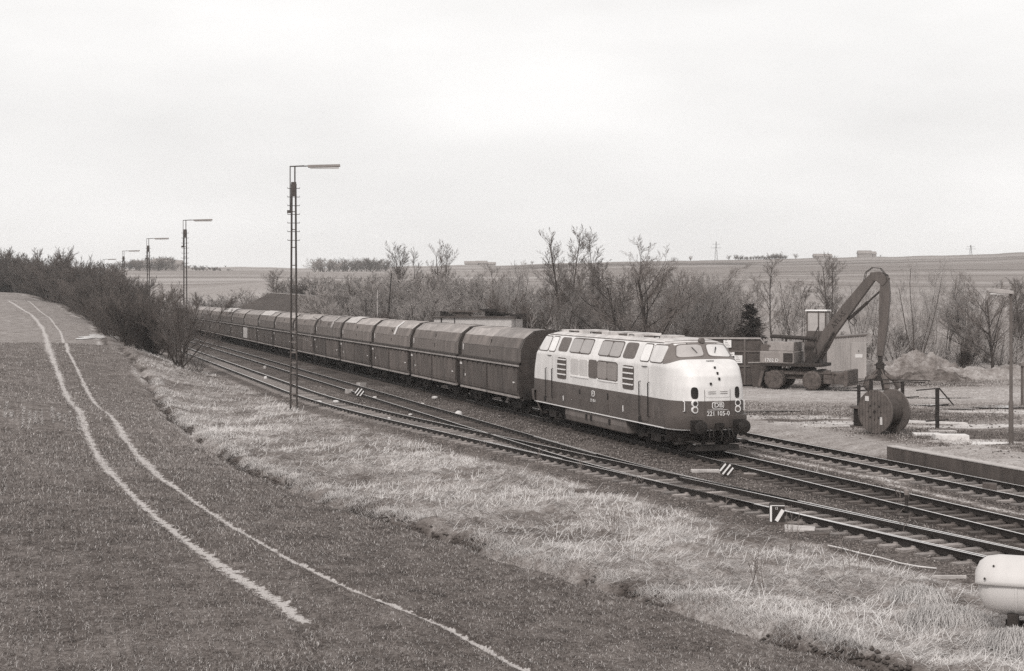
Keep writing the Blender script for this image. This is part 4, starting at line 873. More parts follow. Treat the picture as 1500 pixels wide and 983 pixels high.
p = on(1138, 37.9); r = thing('point_lantern', 'boxy black and white point lantern beside the nearest track', 'point lantern', p, R(-6))
mb = MB(); mb.box(-.22,.22,-.16,.16,.08,.60); mb.prism([(-.16,.60),(.16,.60),(.0,.66)], -.22, .22); r.scale = (.88,)*3; b = mb.build('lantern_box', m_exd, r, bevel=.01)
st = MB(); st.box(-.22,-.16,-.166,-.158,.1,.58); st.bar((-.03,-.163,.12),(.17,-.163,.46),.010,.11, up=(-.8,0,.6)); st.box(-.2,.22,-.166,-.158,.572,.595); st.build('white_sign', m_white, b)
text('12', .10, m_white, r, Matrix.Translation((-.03,-.168,.50)) @ Matrix.Rotation(R(90),4,'X'), 'lantern_number', .003)
MB().box(-.3,.3,-.25,.25,-.05,.08).build('base', m_mud, r)
mb = MB(); mb.tube([(.3,0,.05),(1.1,.25,.04),(1.5,.6,.0)], .03, 6); mb.build('throw_rod', m_galv, r)
mb = MB(); mb.tube([at(px, py, -.19)+Vector((0,0,.02)) for px, py in ((1213,800),(1232,804),(1258,811),(1290,818),(1318,826),(1345,831),(1372,834))], .017, 6); tag(mb.build('hose', m_slab), 'thin pale hose along the ballast edge, left of the gas tank', 'hose')
# boulders at the joints of the siding
for px, py, sc, lab in ((467,592,.30,'whitish stone lying on the near rail of the left siding'),(492,591,.28,'rough pale stone by the far rail of the left siding'),(618,594,.22,'small pale lump on the middle track by the crossing'),(549,584,.2,'small flat stone right of the far striped lever'),(601,609,.16,'white pebble heap between the siding and middle track'),(570,614,.14,'small white stone inside the left siding'),
                        (555,535.5,.2,'tiny white stone at the foot of the hopper train'),(757,597,.2,'pale stone on the cess near the tail of the locomotive'),(637,585,.28,'grey stone beside the middle track before the hoppers')):
    sc *= .7; rng = random.Random(int(px)); p = at(px, py, -.2); mb = MB(); n = 9; rows = []
    for i in range(6):
        th = math.pi*i/5; rows.append([(sc*(math.sin(th)*math.cos(2*math.pi*k/n)*rng.uniform(.8,1.15)+.0), sc*.8*math.sin(th)*math.sin(2*math.pi*k/n)*rng.uniform(.8,1.15), sc*.55*(1-math.cos(th))*.9) for k in range(n)])
    mb.grid(rows, closed=True); o = mb.build('stone', m_slab, smooth=30); o.location = p; tag(o, lab, 'stone')
# ---------------- white gas tank, bottom right ----------------
m_tank = mat('tank_white', .56, .5, .06, 2, streak=True)
tp = on(1433, 25.7, -.36); tk = thing('gas_tank', 'white horizontal gas tank with a hood and dark strap, in the grass at bottom right', 'gas tank', tp, R(-21)); tk.scale = (.92, .9, .97)
Rt = .50; zc = 1.28; n = 36
pr = [(.02,.0),(.2,.03),(.36,.11),(.45,.24),(.49,.40),(.5,.55),(.5,3.2),(.45,3.5),(.2,3.7),(.02,3.72)]
MB().lathe(pr, (0,0,zc), 'X', n).build('tank_body', m_tank, tk, smooth=40)
mb = MB(); rows = []
for x, rr in ((-.06,.05),(-.05,.25),(.03,.42),(.17,.52),(.4,.56),(3.3,.56)):
    rows.append([(x, math.cos(a)*rr, zc+.04+math.sin(a)*rr) for a in np.linspace(R(8), R(172), 22)])
mb.grid(rows); hd = mb.build('tank_hood', m_tank, tk, smooth=50)
md = hd.modifiers.new('s', 'SOLIDIFY'); md.thickness = .02
for x in (.68, 2.4): MB().lathe([(.5,x),(.512,x+.01),(.512,x+.05),(.5,x+.06)], (0,0,zc), 'X', n).build('weld_ring', m_tank, tk, smooth=30)
for x in (1.12, 2.0): MB().lathe([(.5,x),(.508,x+.005),(.508,x+.17),(.5,x+.175)], (0,0,zc), 'X', n).build('strap', m_surr, tk, smooth=30)
for x, z in ((.12,1.56),(.3,1.70),(.05,1.42)):
    MB().cyl((x,-.47,z),(x,-.60,z),.012,8)
mb = MB(); mb.box(.55,.75,-.4,.4,.62,.86); mb.box(2.3,2.5,-.4,.4,.62,.86); mb.box(.5,3.0,-.30,-.18,.52,.64); mb.box(.5,3.0,.18,.30,.52,.64); mb.build('cradle', m_exd, tk, bevel=.01)
for x in (.95, 2.6): MB().box(x-.24,x+.24,-.35,.35,-.1,.52).build('plinth', m_concd, tk, bevel=.02)
for x, z in ((.30,1.72),(.14,1.50)): a = math.asin(min(1,(z-zc-.04)/.56)); MB().cyl((x,-math.cos(a)*.50,z),(x,-math.cos(a)*.575,z+.005),.02,8).build('rivet', m_exd, hd)
# ---------------- buildings ----------------
m_dark = mat('gap_dark', .02, .9, .2, 3); m_wall = mat('render_pale', .50, .9, .15, 2); m_tiles = mat('roof_sheet', .06, .8, .2, .6)
p = on(1246, 99); sh = thing('tool_shed', 'pale corrugated metal shed with flat lid behind the excavator arm', 'shed', p, R(-12))
mb = MB(); L_, D_, h0, h1 = 2.1, 2.3, 2.9, 3.25; rows = []
pts = [(-L_/2-.6,0),(L_/2,0),(L_/2,D_),(-L_/2-.6,D_)]
def corr(a, b, n):
    out = []; d = (Vector(b)-Vector(a)); nn = Vector((d.y,-d.x)).normalized()
    for i in range(n*4): t_ = i/(n*4); o = (.0,.035,.035,.0)[i % 4]; q = Vector(a)+d*t_+nn*o; out.append((q.x, q.y))
    return out
lp = corr(pts[0], pts[1], 16)+corr(pts[1], pts[2], 10)+corr(pts[2], pts[3], 4)+corr(pts[3], pts[0], 4)
mb.grid([[(x,y,-.2) for x,y in lp], [(x,y,h0+(x+L_/2)*.07) for x,y in lp]], closed=True); mb.build('wall', m_shed, sh)
mb = MB(); mb.hexa([(-L_/2-.7,-.12,h0-.08),(L_/2+.12,-.12,h0+.16),(L_/2+.12,D_+.1,h0+.16),(-L_/2-.7,D_+.1,h0-.08),(-L_/2-.7,-.12,h0-.0),(L_/2+.12,-.12,h0+.25),(L_/2+.12,D_+.1,h0+.25),(-L_/2-.7,D_+.1,h0)]); mb.build('roof', m_panel, sh)
MB().box(.05,1.05,-.06,-.04,.05,2.6).build('door', m_shed, sh)
text('E', .2, m_exd, sh, Matrix.Translation((.55,-.065,1.95)) @ Matrix.Rotation(R(90),4,'X'), 'door_sign', .003)
sg_ = MB(); sg_.box(.3,.8,-.07,-.062,1.5,1.75); sg_.build('sign_plate', m_slab, sh)
# skip container behind the locomotive
p = on(1077, 92); sk = thing('waste_skip', 'dark open-topped skip container with white placards beyond the locomotive nose', 'skip container', p, R(-8))
m_skip = mat('skip_steel', .085, .8, .35, 2.5)
mb = MB(); mb.add([(-3.0,0,.1),(1.4,0,.1),(2.2,0,2.2),(1.6,0,3.1),(-3.0,0,3.1),(-3.0,2.2,.1),(1.4,2.2,.1),(2.2,2.2,2.2),(1.6,2.2,3.1),(-3.0,2.2,3.1)], [(0,1,2,3,4),(9,8,7,6,5),(0,5,6,1),(1,6,7,2),(2,7,8,3),(3,8,9,4),(4,9,5,0)]); mb.build('skip_body', m_skip, sk)
mb = MB()
for x in (-3,-1.55,-.45,.6): mb.box(x-.06,x+.06,-.09,-.002,.1,3.05)
for z in (1.3,2.25): mb.box(-3,1.9,-.08,-.003,z-.05,z+.05)
mb.build('ribs', m_panel, sk)
MB().bar((-3,-.05,3.1),(1.65,-.05,3.1),.12,.10).build('rim_bar', m_shed, sk); MB().bar((1.6,-.05,3.1),(2.25,-.05,2.2),.08,.08).build('slanted_bar', m_shed, sk)
for x0, z0, z1, w_ in ((-.75,2.5,2.98,.5),(-.45,1.95,2.2,.4),(-.05,1.5,2.0,.5)):
    q = MB().box(x0,x0+w_,-.10,-.085,z0,z1).build('placard', m_white, sk); ln = MB()
    for k in range(4): ln.box(x0+.08,x0+w_-.1-.06*k,-.106,-.101,z0+.1+k*.11,z0+.125+k*.11)
    ln.build('placard_lines', m_panel, q)
p = on(1124, 90.5); o = thing('scrap_trough', 'low dark trough of scrap between the skip and the excavator', 'scrap trough', p, R(-8)); MB().hexa([(-.9,0,0),(.8,0,0),(.8,1.2,0),(-.9,1.2,0),(-1.1,0,1.55),(.95,0,1.6),(.95,1.2,1.6),(-1.1,1.2,1.55)]).build('trough', m_skip, o); MB().bar((-1.2,-.03,1.58),(1.0,-.03,1.63),.08,.07).build('rim_bar', m_shed, o)
# barn and low building behind the train
p = on(404, 214); p.z = 0; bn = thing('barn', 'long barn with a broad dark roof showing above the hopper wagons', 'barn', p, R(-6))
W0, W1, dpt, e0, rg = -7.8, 5.0, 16, 3.0, 6.2
mb = MB(); mb.box(W0+.3, W1-.3, .3, dpt, -.5, e0); mb.build('wall', m_wall, bn)
mb = MB(); mb.add([(W0,0,e0),(W1-2,0,e0+.0),(W1-.2,4,rg-.5),(W0+5.6,5,rg),(W1+3.5,0,e0),(W1-.2,dpt,rg-.5),(W0+5.6,dpt,rg),(W0,dpt,e0),(W1+3.5,dpt,e0)], [(0,1,2,3),(1,4,2),(4,8,5,2),(3,2,5,6),(0,3,6,7)]); mb.build('roof', m_tiles, bn)
mb = MB(); mb.bar((W0+5.6,5,rg+.03),(W1-.2,4,rg-.45),.12,.08); mb.build('ridge_cap', m_shed, bn)
p = on(693, 106); p.z = 0; lb = thing('flat_roofed_hut', 'long low pale hut with junk on its flat roof behind the third and second hoppers', 'hut', p, R(-14))
mb = MB(); mb.box(-3.05,2.95,0,3.5,-.3,4.2); mb.build('wall', m_wall, lb); mb = MB(); mb.hexa([(-3.25,-.2,4.2),(3.15,-.2,4.2),(3.15,3.7,4.2),(-3.25,3.7,4.2),(-3.25,-.2,4.27),(3.15,-.2,4.27),(3.15,3.7,4.35),(-3.25,3.7,4.35)]); mb.build('roof_slab', m_concd, lb)
mb = MB(); mb.box(-2.5,-2.42,-.05,.1,0,4.2); mb.box(-1.45,-1.40,-.05,.1,0,4.2); mb.build('wall_joint', m_dark, lb)
rng = random.Random(4)
for k, (x, w_, z) in enumerate(((-2.6,1.0,4.1),(-2.0,2.4,4.35),(1.0,1.8,4.25),(.6,1.3,4.5),(2.5,1.2,4.05),(-2.9,.5,4.3))):
    mb = MB()
    for q in range(5): a = Vector((x+rng.uniform(-.3,.3), 1+rng.uniform(-.5,.8), z+.25+rng.uniform(-.1,.1))); mb.bar(a, a+Vector((w_*rng.uniform(.5,1), rng.uniform(-.3,.3), rng.uniform(-.1,.1))), .10, .10)
    mb.box(x+.1, x+w_*.6, .8, 1.6, 4.3, z+.35)
    o = mb.build('scrap_pile', m_frame if k != 1 else m_mud); o.location = p; o.rotation_euler = (0,0,R(-14)); tag(o, ['small heap of beams at the left end of the hut roof','wide dark heap of bars on the left half of the hut roof','dark stack of bars on the right half of the hut roof','upper layer of bars on the right half of the hut roof','low heap of scrap at the right end of the hut roof','stubby block at the very left corner of the hut roof'][k], 'scrap')
# thin poles beyond the train
for px, D, top, lean, m_, lab in ((563,120,349,.6,m_frame,'tall dark leaning pole among the trees beyond the train'),(536,118,438,0,m_frame,'short dark post beyond the train'),(553,121,425,0,m_conc,'slim pale birch-like pole beyond the train')):
    p = on(px, D); zt = H-(max(top,400)-PY)*D/F; r = thing('wooden_pole', lab, 'pole', p); MB().tube([(0,0,-.2),(lean,0,zt-p.z)], [.07,.04], 8).build('shaft', m_, r)
# ---------------- spoil heaps, puddles ----------------
def heap(lab, px, D, wx, wy, h_, g, seed, nm='spoil_heap'):
    p = on(px, D); n = 60; u = np.linspace(-1.15, 1.15, n); U, V_ = np.meshgrid(u, u, indexing='ij'); r = np.sqrt(U**2+V_**2)
    X = p.x+U*wx; Y = p.y+V_*wy
    z = h_*np.clip(1-r**1.35, 0, 1)*(.85+.6*fbm(X*.9+seed, Y*.9, 3))+.22*h_*fbm(X*2.5+seed, Y*2.5, 3)*(r < 1)-.05
    z = np.where(r > 1.0, -.15, z); VV = np.stack([U*wx, V_*wy, z+gz(X, Y, False)-p.z], -1).reshape(-1, 3)
    ii = (np.arange(n-1)[:,None]*n+np.arange(n-1)[None,:]).ravel(); Q = np.stack([ii, ii+n, ii+n+1, ii+1], -1)
    a = g+.10*fbm(X*1.5+seed, Y*1.5, 3)+.08*fbm(X*5+seed, Y*5, 2)
    o = np_mesh(nm, VV, Q, gm, smooth=True, attrs={'alb': np.clip(a,.03,.8).ravel(), 'grain': np.full(n*n, .5), 'rut_a': np.full(n*n, 9.), 'rut_b': np.full(n*n, 9.)}); o.location = p; tag(o, lab, 'spoil heap')
heap('largest pale rubble heap, highest of the mounds right of the excavator grab', 1350, 103, 4.0, 2.6, 1.9, .22, 1)
heap('darker rubble mound in front of the largest heap', 1368, 98, 2.8, 2.2, 1.15, .13, 7)
heap('long low gravel mound right of the dark one', 1422, 100, 5.2, 2.6, 1.0, .27, 12)
heap('long low mound between the shed and the largest heap', 1285, 103, 5.0, 2.6, 1.1, .24, 23)
heap('small low mound at the far right of the yard', 1490, 108, 4.0, 2.0, .8, .25, 31)
m_pud = mat('puddle', .35, .04, .1, 1, spec=1.0)
def puddle(lab, px, py, wx, wy, z=.03, nm='puddle', m_=None, seed=0):
    p = at(px, py, 0); p = Vector((p.x, p.y, g1(p.x, p.y)+z)); rng = random.Random(seed); mb = MB(); n = 40; ph = [rng.uniform(0,6) for _ in range(4)]
    vs = [(0,0,0)]+[(wx*math.cos(a)*(1+.25*math.sin(2*a+ph[0])+.15*math.sin(5*a+ph[1])), wy*math.sin(a)*(1+.2*math.sin(3*a+ph[2])+.15*math.sin(7*a+ph[3])), 0) for a in [2*math.pi*i/n for i in range(n)]]
    mb.add(vs, [(0,1+i,1+(i+1)%n) for i in range(n)]); o = mb.build(nm, m_ or m_pud); o.location = p; return tag(o, kind='structure')
for i, (px, py, wx, wy) in enumerate(((1478,597,2.4,.8),(1400,600,.9,.35),(1365,594,1.3,.4),(1115,604,1.6,.5),(1340,583,2.5,.5),(1250,572,1.6,.5))): puddle('', px, py, wx, wy, .055, 'puddle', seed=i)
m_snow = mat('meltwater', .62, .3, .1, 2, spec=.5)
pp = hit(128, 497); o = MB(); rngp = random.Random(3)
verts = [(0,0,.0)]
vs = []; n = 48
for i in range(n):
    a = 2*math.pi*i/n; r_ = 1+.25*math.sin(3*a+1)+.2*math.sin(7*a+2)+.1*math.sin(11*a); x = pp[0]+1.7*math.cos(a)*r_; y = pp[1]+4.5+4.2*math.sin(a)*r_; vs.append((x, y, g1(x, y)+.05))
y0 = pp[1]+4.5; vs.append((pp[0], y0, g1(pp[0], y0)+.10)); o.add(vs, [(n, i, (i+1)%n) for i in range(n)]); tag(o.build('field_puddle', m_snow), kind='structure')
# ---------------- far village and pylons on the skyline ----------------
m_far = mat('far_wall', .30, .9, .1, .2); m_farr = mat('far_roof', .24, .9, .1, .2)
def far_house(px, D, w_, d_, e_, lab):
    x = (px-PX)*D/F; z = g1(x, D); r = thing('farmhouse', lab, 'house', (x, D, z)); MB().box(-w_/2,w_/2,0,d_,-2,e_).build('wall', m_far, r)
    MB().prism([(0-.4,e_),(d_+.4,e_),(d_/2,e_+d_*.35)], -w_/2-.4, w_/2+.4).build('roof', m_farr, r)
for a in ((1268,896,8,6,2.0,'larger house alone on the right-hand skyline'),(1278,900,5,5,1.6,'low annex just right of the skyline house'),(1200,898,6,5,.8,'tiny low house on the skyline right of the far copse'),(1212,902,6,5,.8,'second tiny house on the skyline beside the first'),
          (690,895,8,5,.8,'low pale farm building on the middle skyline'),(705,899,7,5,1.2,'pale house right of the low farm building on the middle skyline'),(720,897,5,4,.9,'small pale house at the right end of the middle skyline group'),
          (236,800,10,8,4,'faint pale house on the wooded rise behind the masts'),(252,760,9,7,3,'faint house lower on the wooded rise behind the masts'),(212,770,9,7,3,'faint house left on the wooded rise behind the masts')): far_house(*a)
def pylon(px, D, h_, lab):
    x = (px-PX)*D/F; r = thing('pylon', lab, 'pylon', (x, D, g1(x, D)-2)); mb = MB()
    for a in (-1, 1):
        for b in (-1, 1): mb.bar((a*1.0,b*1.0,0),(a*.15,b*.15,h_),.12,.12)
    for k in range(6): z = h_*k/6; q = 1.0-.85*k/6; q2 = 1.0-.85*(k+1)/6; mb.bar((-q,-q,z),(q2,-q2,h_*(k+1)/6),.06,.06); mb.bar((q,-q,z),(-q2,-q2,h_*(k+1)/6),.06,.06)
    mb.build('lattice_tower', m_frame, r)
    for z, w_ in ((h_*.72,3.4),(h_*.88,2.4)): MB().bar((-w_,0,z),(w_,0,z),.16,.16).build('cross_arm', m_frame, r)
pylon(1049, 930, 15, 'faint pylon on the skyline above the spruce, left of the far copse'); pylon(1422, 925, 9, 'thin pylon on the right-hand skyline')
# ---------------- bare trees and shrubs ----------------
m_bark = mat('bark', .07, .95, .3, 3, rnd=.2); m_twig = mat('twig', .34, .95, .3, 2, rnd=.25); m_barkl = mat('bark_pale', .22, .95, .3, 3)
m_twigl = mat('twig_pale', .38, .95, .25, 2, rnd=.2); m_twigd = mat('twig_dark', .115, .95, .3, 2, rnd=.3)
m_twigm = mat('twig_mid', .17, .95, .3, 2, rnd=.2); m_barkd = mat('bark_dark', .04, .95, .3, 3)
def segs_mesh(name, segs, n, m_, parent):
    A = np.array(segs); p0 = A[:,0:3]; p1 = A[:,3:6]; r0 = A[:,6:7]; r1 = A[:,7:8]
    d = p1-p0; d /= np.linalg.norm(d, axis=1, keepdims=True)+1e-9
    u = np.where(np.abs(d[:,2:3]) > .9, np.array([[1.,0,0]]), np.array([[0,0,1.]])); x = np.cross(d, u); x /= np.linalg.norm(x, axis=1, keepdims=True); y = np.cross(d, x)
    Vs = []
    for p, r_ in ((p0, r0), (p1, r1)):
        for k in range(n): a = 2*math.pi*k/n; Vs.append(p+(x*math.cos(a)+y*math.sin(a))*r_)
    V = np.stack(Vs, 1).reshape(-1, 3); b = (np.arange(len(A))*2*n)[:,None]; Q = []
    for k in range(n): k2 = (k+1) % n; Q.append(np.concatenate([b+k, b+k2, b+n+k2, b+n+k], 1))
    return np_mesh(name, V, np.concatenate(Q), m_, parent)
def grow(seed, levels, trunk_n=1, base_r=.16, height=10., spread=(35, 20), up=.25, first=.15, droop=0, wig=.10, lean=.0):
    """levels: list of (children, length fraction, radius fraction, angle)"""
    rng = random.Random(seed); trunk = []; crown = []
    def limb(p, d, L, r, lv, out):
        n = max(2, int(4-lv*.7)) if lv else 7
        pts = [p]; q = p
        for i in range(n):
            d = (d+Vector((rng.gauss(0,wig if lv else wig*.5), rng.gauss(0,wig if lv else wig*.5), rng.gauss(0,wig)*.6+(up*.35 if lv else up*.2)))).normalized(); q = q+d*(L/n); pts.append(q)
        rt = r*(.30 if lv < len(levels) else .5)
        for i in range(n):
            a, b = pts[i], pts[i+1]; ra = r+(rt-r)*i/n; rb = r+(rt-r)*(i+1)/n
            (out if out is not None else crown).append((*a, *b, ra, rb))
        if lv < len(levels):
            cn, lf, rf, ang = levels[lv]; cn = max(1, int(cn*rng.uniform(.8,1.2)))
            for k in range(cn):
                t_ = (first if lv == 0 else .12)+(1-(first if lv == 0 else .12))*((k+rng.random())/cn); i = min(int(t_*n), n-1); fr = t_*n-i; b = pts[i].lerp(pts[i+1], fr)
                dd = (pts[i+1]-pts[i]).normalized(); ax = dd.orthogonal().normalized(); ax = Matrix.Rotation(rng.uniform(0, 2*math.pi), 3, dd) @ ax
                a_ = R(ang*rng.uniform(.7,1.3)); nd = Matrix.Rotation(a_, 3, ax) @ dd
                limb(b, nd, L*lf*(1-.55*t_ if lv == 0 else 1-.35*t_)*rng.uniform(.75,1.25), max(r*(1-.7*t_)*rf, .0085), lv+1, out if lv == 0 and len(levels) > 3 else None)
    for k in range(trunk_n):
        an = rng.uniform(0, 2*math.pi); tl = R(spread[0]*rng.uniform(.4,1) if trunk_n > 1 else spread[1]*rng.random()*.3)
        d = Vector((math.cos(an)*math.sin(tl), math.sin(an)*math.sin(tl), math.cos(tl))); b = Vector((rng.uniform(-.3,.3), rng.uniform(-.3,.3), -.2)) if trunk_n > 1 else Vector((0,0,-.3))
        limb(b, d, height*rng.uniform(.75,1.05) if trunk_n > 1 else height, base_r*rng.uniform(.7,1.1), 0, trunk)
    return trunk, crown
def proto(nm, cat, mt, mc, **kw):
    tr_, cr_ = grow(**kw); root = thing(nm, 'x', cat); segs_mesh('trunk', tr_, 6, mt, root); segs_mesh('crown', cr_, 3, mc, root)
    root['h0'] = max(max(s[5] for s in tr_), max(s[5] for s in cr_)); return root
PT = {
 'broad': proto('bare_tree', 'tree', m_barkd, m_twigm, seed=3, height=8.5, base_r=.22, trunk_n=1, up=.20, first=.14, levels=[(22,.80,.45,46),(10,.42,.45,34),(9,.42,.5,34),(6,.5,.6,30)]),
 'broad2': proto('bare_tree', 'tree', m_bark, m_twig, seed=11, height=9, base_r=.13, trunk_n=3, spread=(26,20), up=.32, first=.2, levels=[(11,.6,.5,42),(9,.45,.5,36),(9,.42,.5,34),(6,.5,.6,30)]),
 'tall': proto('poplar_tree', 'tree', m_bark, m_twigm, seed=5, height=12, base_r=.12, trunk_n=2, spread=(9,5), up=.28, wig=.07, first=.22, levels=[(30,.27,.4,32),(8,.5,.5,34),(6,.45,.5,32),(5,.5,.6,30)]),
 'tall2': proto('poplar_tree', 'tree', m_bark, m_twigm, seed=8, height=12, base_r=.10, trunk_n=3, spread=(13,5), up=.26, wig=.07, first=.28, levels=[(24,.25,.4,34),(7,.5,.5,34),(6,.5,.5,32),(5,.5,.6,30)]),
 'thin': proto('young_tree', 'tree', m_bark, m_twigl, seed=21, height=10, base_r=.07, trunk_n=4, spread=(22,5), up=.35, first=.25, wig=.06, levels=[(14,.32,.45,30),(9,.5,.5,30),(8,.5,.6,30)]),
 'shrub': proto('bare_shrub', 'shrub', m_bark, m_twigd, seed=31, height=4.6, base_r=.05, trunk_n=11, spread=(42,5), up=.30, first=.12, levels=[(10,.42,.5,30),(9,.5,.5,30),(8,.5,.6,28)]),
 'shrub2': proto('bare_shrub', 'shrub', m_bark, m_twigd, seed=37, height=5, base_r=.06, trunk_n=9, spread=(46,5), up=.36, first=.15, levels=[(11,.45,.5,34),(9,.5,.5,32),(10,.5,.6,30)]),
 'scrub': proto('bare_shrub', 'shrub', m_bark, m_twigl, seed=41, height=3.2, base_r=.03, trunk_n=14, spread=(60,5), up=.30, first=.1, levels=[(8,.5,.5,32),(6,.5,.5,32)]),
 'bushy': proto('bare_tree', 'tree', m_bark, m_twig, seed=47, height=6, base_r=.09, trunk_n=6, spread=(36,5), up=.34, first=.15, levels=[(10,.55,.5,36),(8,.5,.5,34),(8,.45,.5,32),(5,.5,.6,30)]),
}
used = {}
def plant(kind, X, Y, top_h, lab, group=None, wsc=1.0, rz=None, seed=0, cat=None, nm=None, z=None):
    pr_ = PT[kind]; rng = random.Random(seed*977+int(X*13)+int(Y*7)); k = top_h/pr_['h0']
    if kind not in used: o = pr_; used[kind] = 1
    else: o = copy_tree(pr_)
    o.location = (X, Y, (g1(X, Y) if z is None else z)-.05); o.rotation_euler = (0, 0, rng.uniform(0, 6.28) if rz is None else rz); o.scale = (k*wsc, k*wsc, k)
    o['label'] = lab
    if 'group' in o: del o['group']
    if group: o['group'] = group
    if cat: o['category'] = cat
    return o
def plantp(kind, px, D, topy, lab, group=None, wsc=1.0, **kw):
    if 285 < px < 492 and D < 600: D = max(D, 238)
    if 285 < px < 1100: D = max(D, 25.4/((px-PX)/F+.335)+9)
    X = (px-PX)*D/F; zt = H-(topy-PY)*D/F; return plant(kind, X, D, zt-g1(X, D), lab, group, wsc, **kw)
# single trees one can point to
plantp('broad', 950, 98, 345, 'wide fan-shaped bare tree directly above the middle of the locomotive', wsc=1.15)
plantp('tall', 822, 118, 328, 'tallest slender double-stemmed bare tree above the rear of the locomotive', wsc=1.25)
plantp('tall2', 882, 120, 330, 'tall bare tree with two thin stems between the tallest tree and the wide fan-shaped one', wsc=1.0)
plantp('broad2', 1005, 108, 385, 'dense bare tree just right of the wide fan-shaped one', wsc=.8)
plantp('bushy', 1045, 110, 400, 'rounded bare tree above the cab of the locomotive', wsc=.85)
plantp('tall', 588, 150, 352, 'left one of the three slim treetops above the hopper train', wsc=1.1)
plantp('tall2', 617, 152, 360, 'middle one of the three slim treetops above the hopper train', wsc=.9)
plantp('tall', 648, 148, 350, 'right one of the three slim treetops above the hopper train', wsc=1.0, seed=4)
plantp('thin', 742, 128, 378, 'open-crowned bare tree rising behind the flat-roofed hut', wsc=1.3)
plantp('tall2', 1140, 128, 368, 'thin pale bare tree behind the dark spruce', wsc=1.5)
plantp('thin', 1168, 124, 395, 'slanting thin bare tree between spruce and excavator cab', wsc=1.2)
plantp('tall', 1215, 140, 368, 'faint slender tree behind the excavator boom', wsc=1.2)
plantp('broad', 1455, 106, 392, 'broad dark-branched bare tree behind the rubble heaps at right', wsc=1.0)
plantp('thin', 1340, 112, 372, 'tall thin many-stemmed tree right of the excavator arm', wsc=1.1)
plantp('bushy', 1312, 118, 448, 'dark rounded bush right behind the excavator arm', wsc=1.1)
plantp('tall2', 1500, 118, 362, 'thin bare tree leaning in at the right edge of the picture', wsc=1.1)
plantp('thin', 1385, 126, 385, 'faint thin tree behind the largest rubble heap', wsc=1.2)
plantp('bushy', 1418, 122, 408, 'mid-sized bare tree left of the broad dark-branched one', wsc=1.3)
plantp('tall', 400, 245, 392, 'faint bare tree above the barn roof', wsc=1.9)
plantp('bushy', 482, 150, 398, 'dark bare tree just right of the tall mast', wsc=1.15)
plantp('broad2', 690, 132, 392, 'twiggy bare tree above the hut, left part', wsc=1.0)
plantp('broad2', 795, 130, 385, 'twiggy bare tree left of the tallest slender one', wsc=1.0)
for i, (kd, px, D, ty, w_, lab) in enumerate((('broad',910,112,368,1.2,'fine-twigged bare tree between the two-stemmed tree and the wide fan-shaped one'),('broad2',985,116,378,1.1,'tall fine-twigged tree right behind the wide fan-shaped one'),('broad',1028,112,382,1.2,'broad-crowned bare tree above the front windows of the locomotive'),
    ('broad2',858,122,376,1.0,'bare tree squeezed between the two tallest slender trees'),('broad2',1062,118,398,1.1,'bare tree just left of the dark spruce'),('broad',735,140,384,1.3,'broad pale tree behind the right end of the hut'),('broad',560,155,388,1.3,'broad pale tree left of the three slim treetops'),('broad2',520,160,392,1.2,'bare tree behind the leaning dark pole'))):
    plantp(kd, px, D, ty, lab, wsc=w_, seed=i+60)
# front bushes on the left bank
p = at(214, 527, 0); plant('shrub2', p.x, p.y, 6.6, 'thick-stemmed leaning bush at the front of the thicket, by the field corner', wsc=1.1, cat='bush')
p = at(262, 548, 0); plant('shrub2', p.x, p.y, 6.4, 'dark upright bush nearest the camera on the bank, left of the siding tracks', wsc=.95, cat='bush')
p = at(240, 533, 0); plant('bushy', p.x, p.y+2, 5.2, 'smaller dense bush squeezed between the two front bushes', wsc=.75, cat='bush')
p = at(290, 545, 0); plant('scrub', p.x, p.y, 2.3, 'low spreading bush right of the front bushes, overhanging the track side', wsc=1.2, cat='bush')
# thicket along the line
rng = random.Random(77); k = 0
for s_ in np.arange(128, 330, 5.2):
    te = float(np.interp(s_, ES, ET)); wdt = min(10.8-te, 16)
    for j in range(4 if s_ > 170 else 3):
        t_ = te+.8+(10.6-te)*((j+rng.random())/(4 if s_ > 170 else 3)) if te > 0 else te+1+rng.random()*14
        X, Y, _ = W(s_+rng.uniform(-2,2), t_); hh = rng.uniform(4.2, 5.8)+1.4*math.sin(s_*.11+1)+(2.2 if s_ > 190 else 0)*ss(s_, 190, 230)
        plant(rng.choice(['shrub','shrub2','shrub2','shrub']), X, Y, float(hh), 'leafless shrub inside the dense thicket between field and tracks', 'shrubs of the thicket between field and tracks', wsc=rng.uniform(.95,1.25), seed=k, cat='shrub'); k += 1
for px, D, ty in ((20,275,376),(45,262,380),(8,290,382),(70,245,372),(95,235,370),(120,222,380),(140,210,384),(0,300,378),(-30,290,375),(165,190,392),(190,178,402)):
    plantp('shrub2' if px != 20 else 'tall2', px, D, ty, 'leafless shrub inside the dense thicket between field and tracks', 'shrubs of the thicket between field and tracks', wsc=1.25, seed=px, cat='shrub')
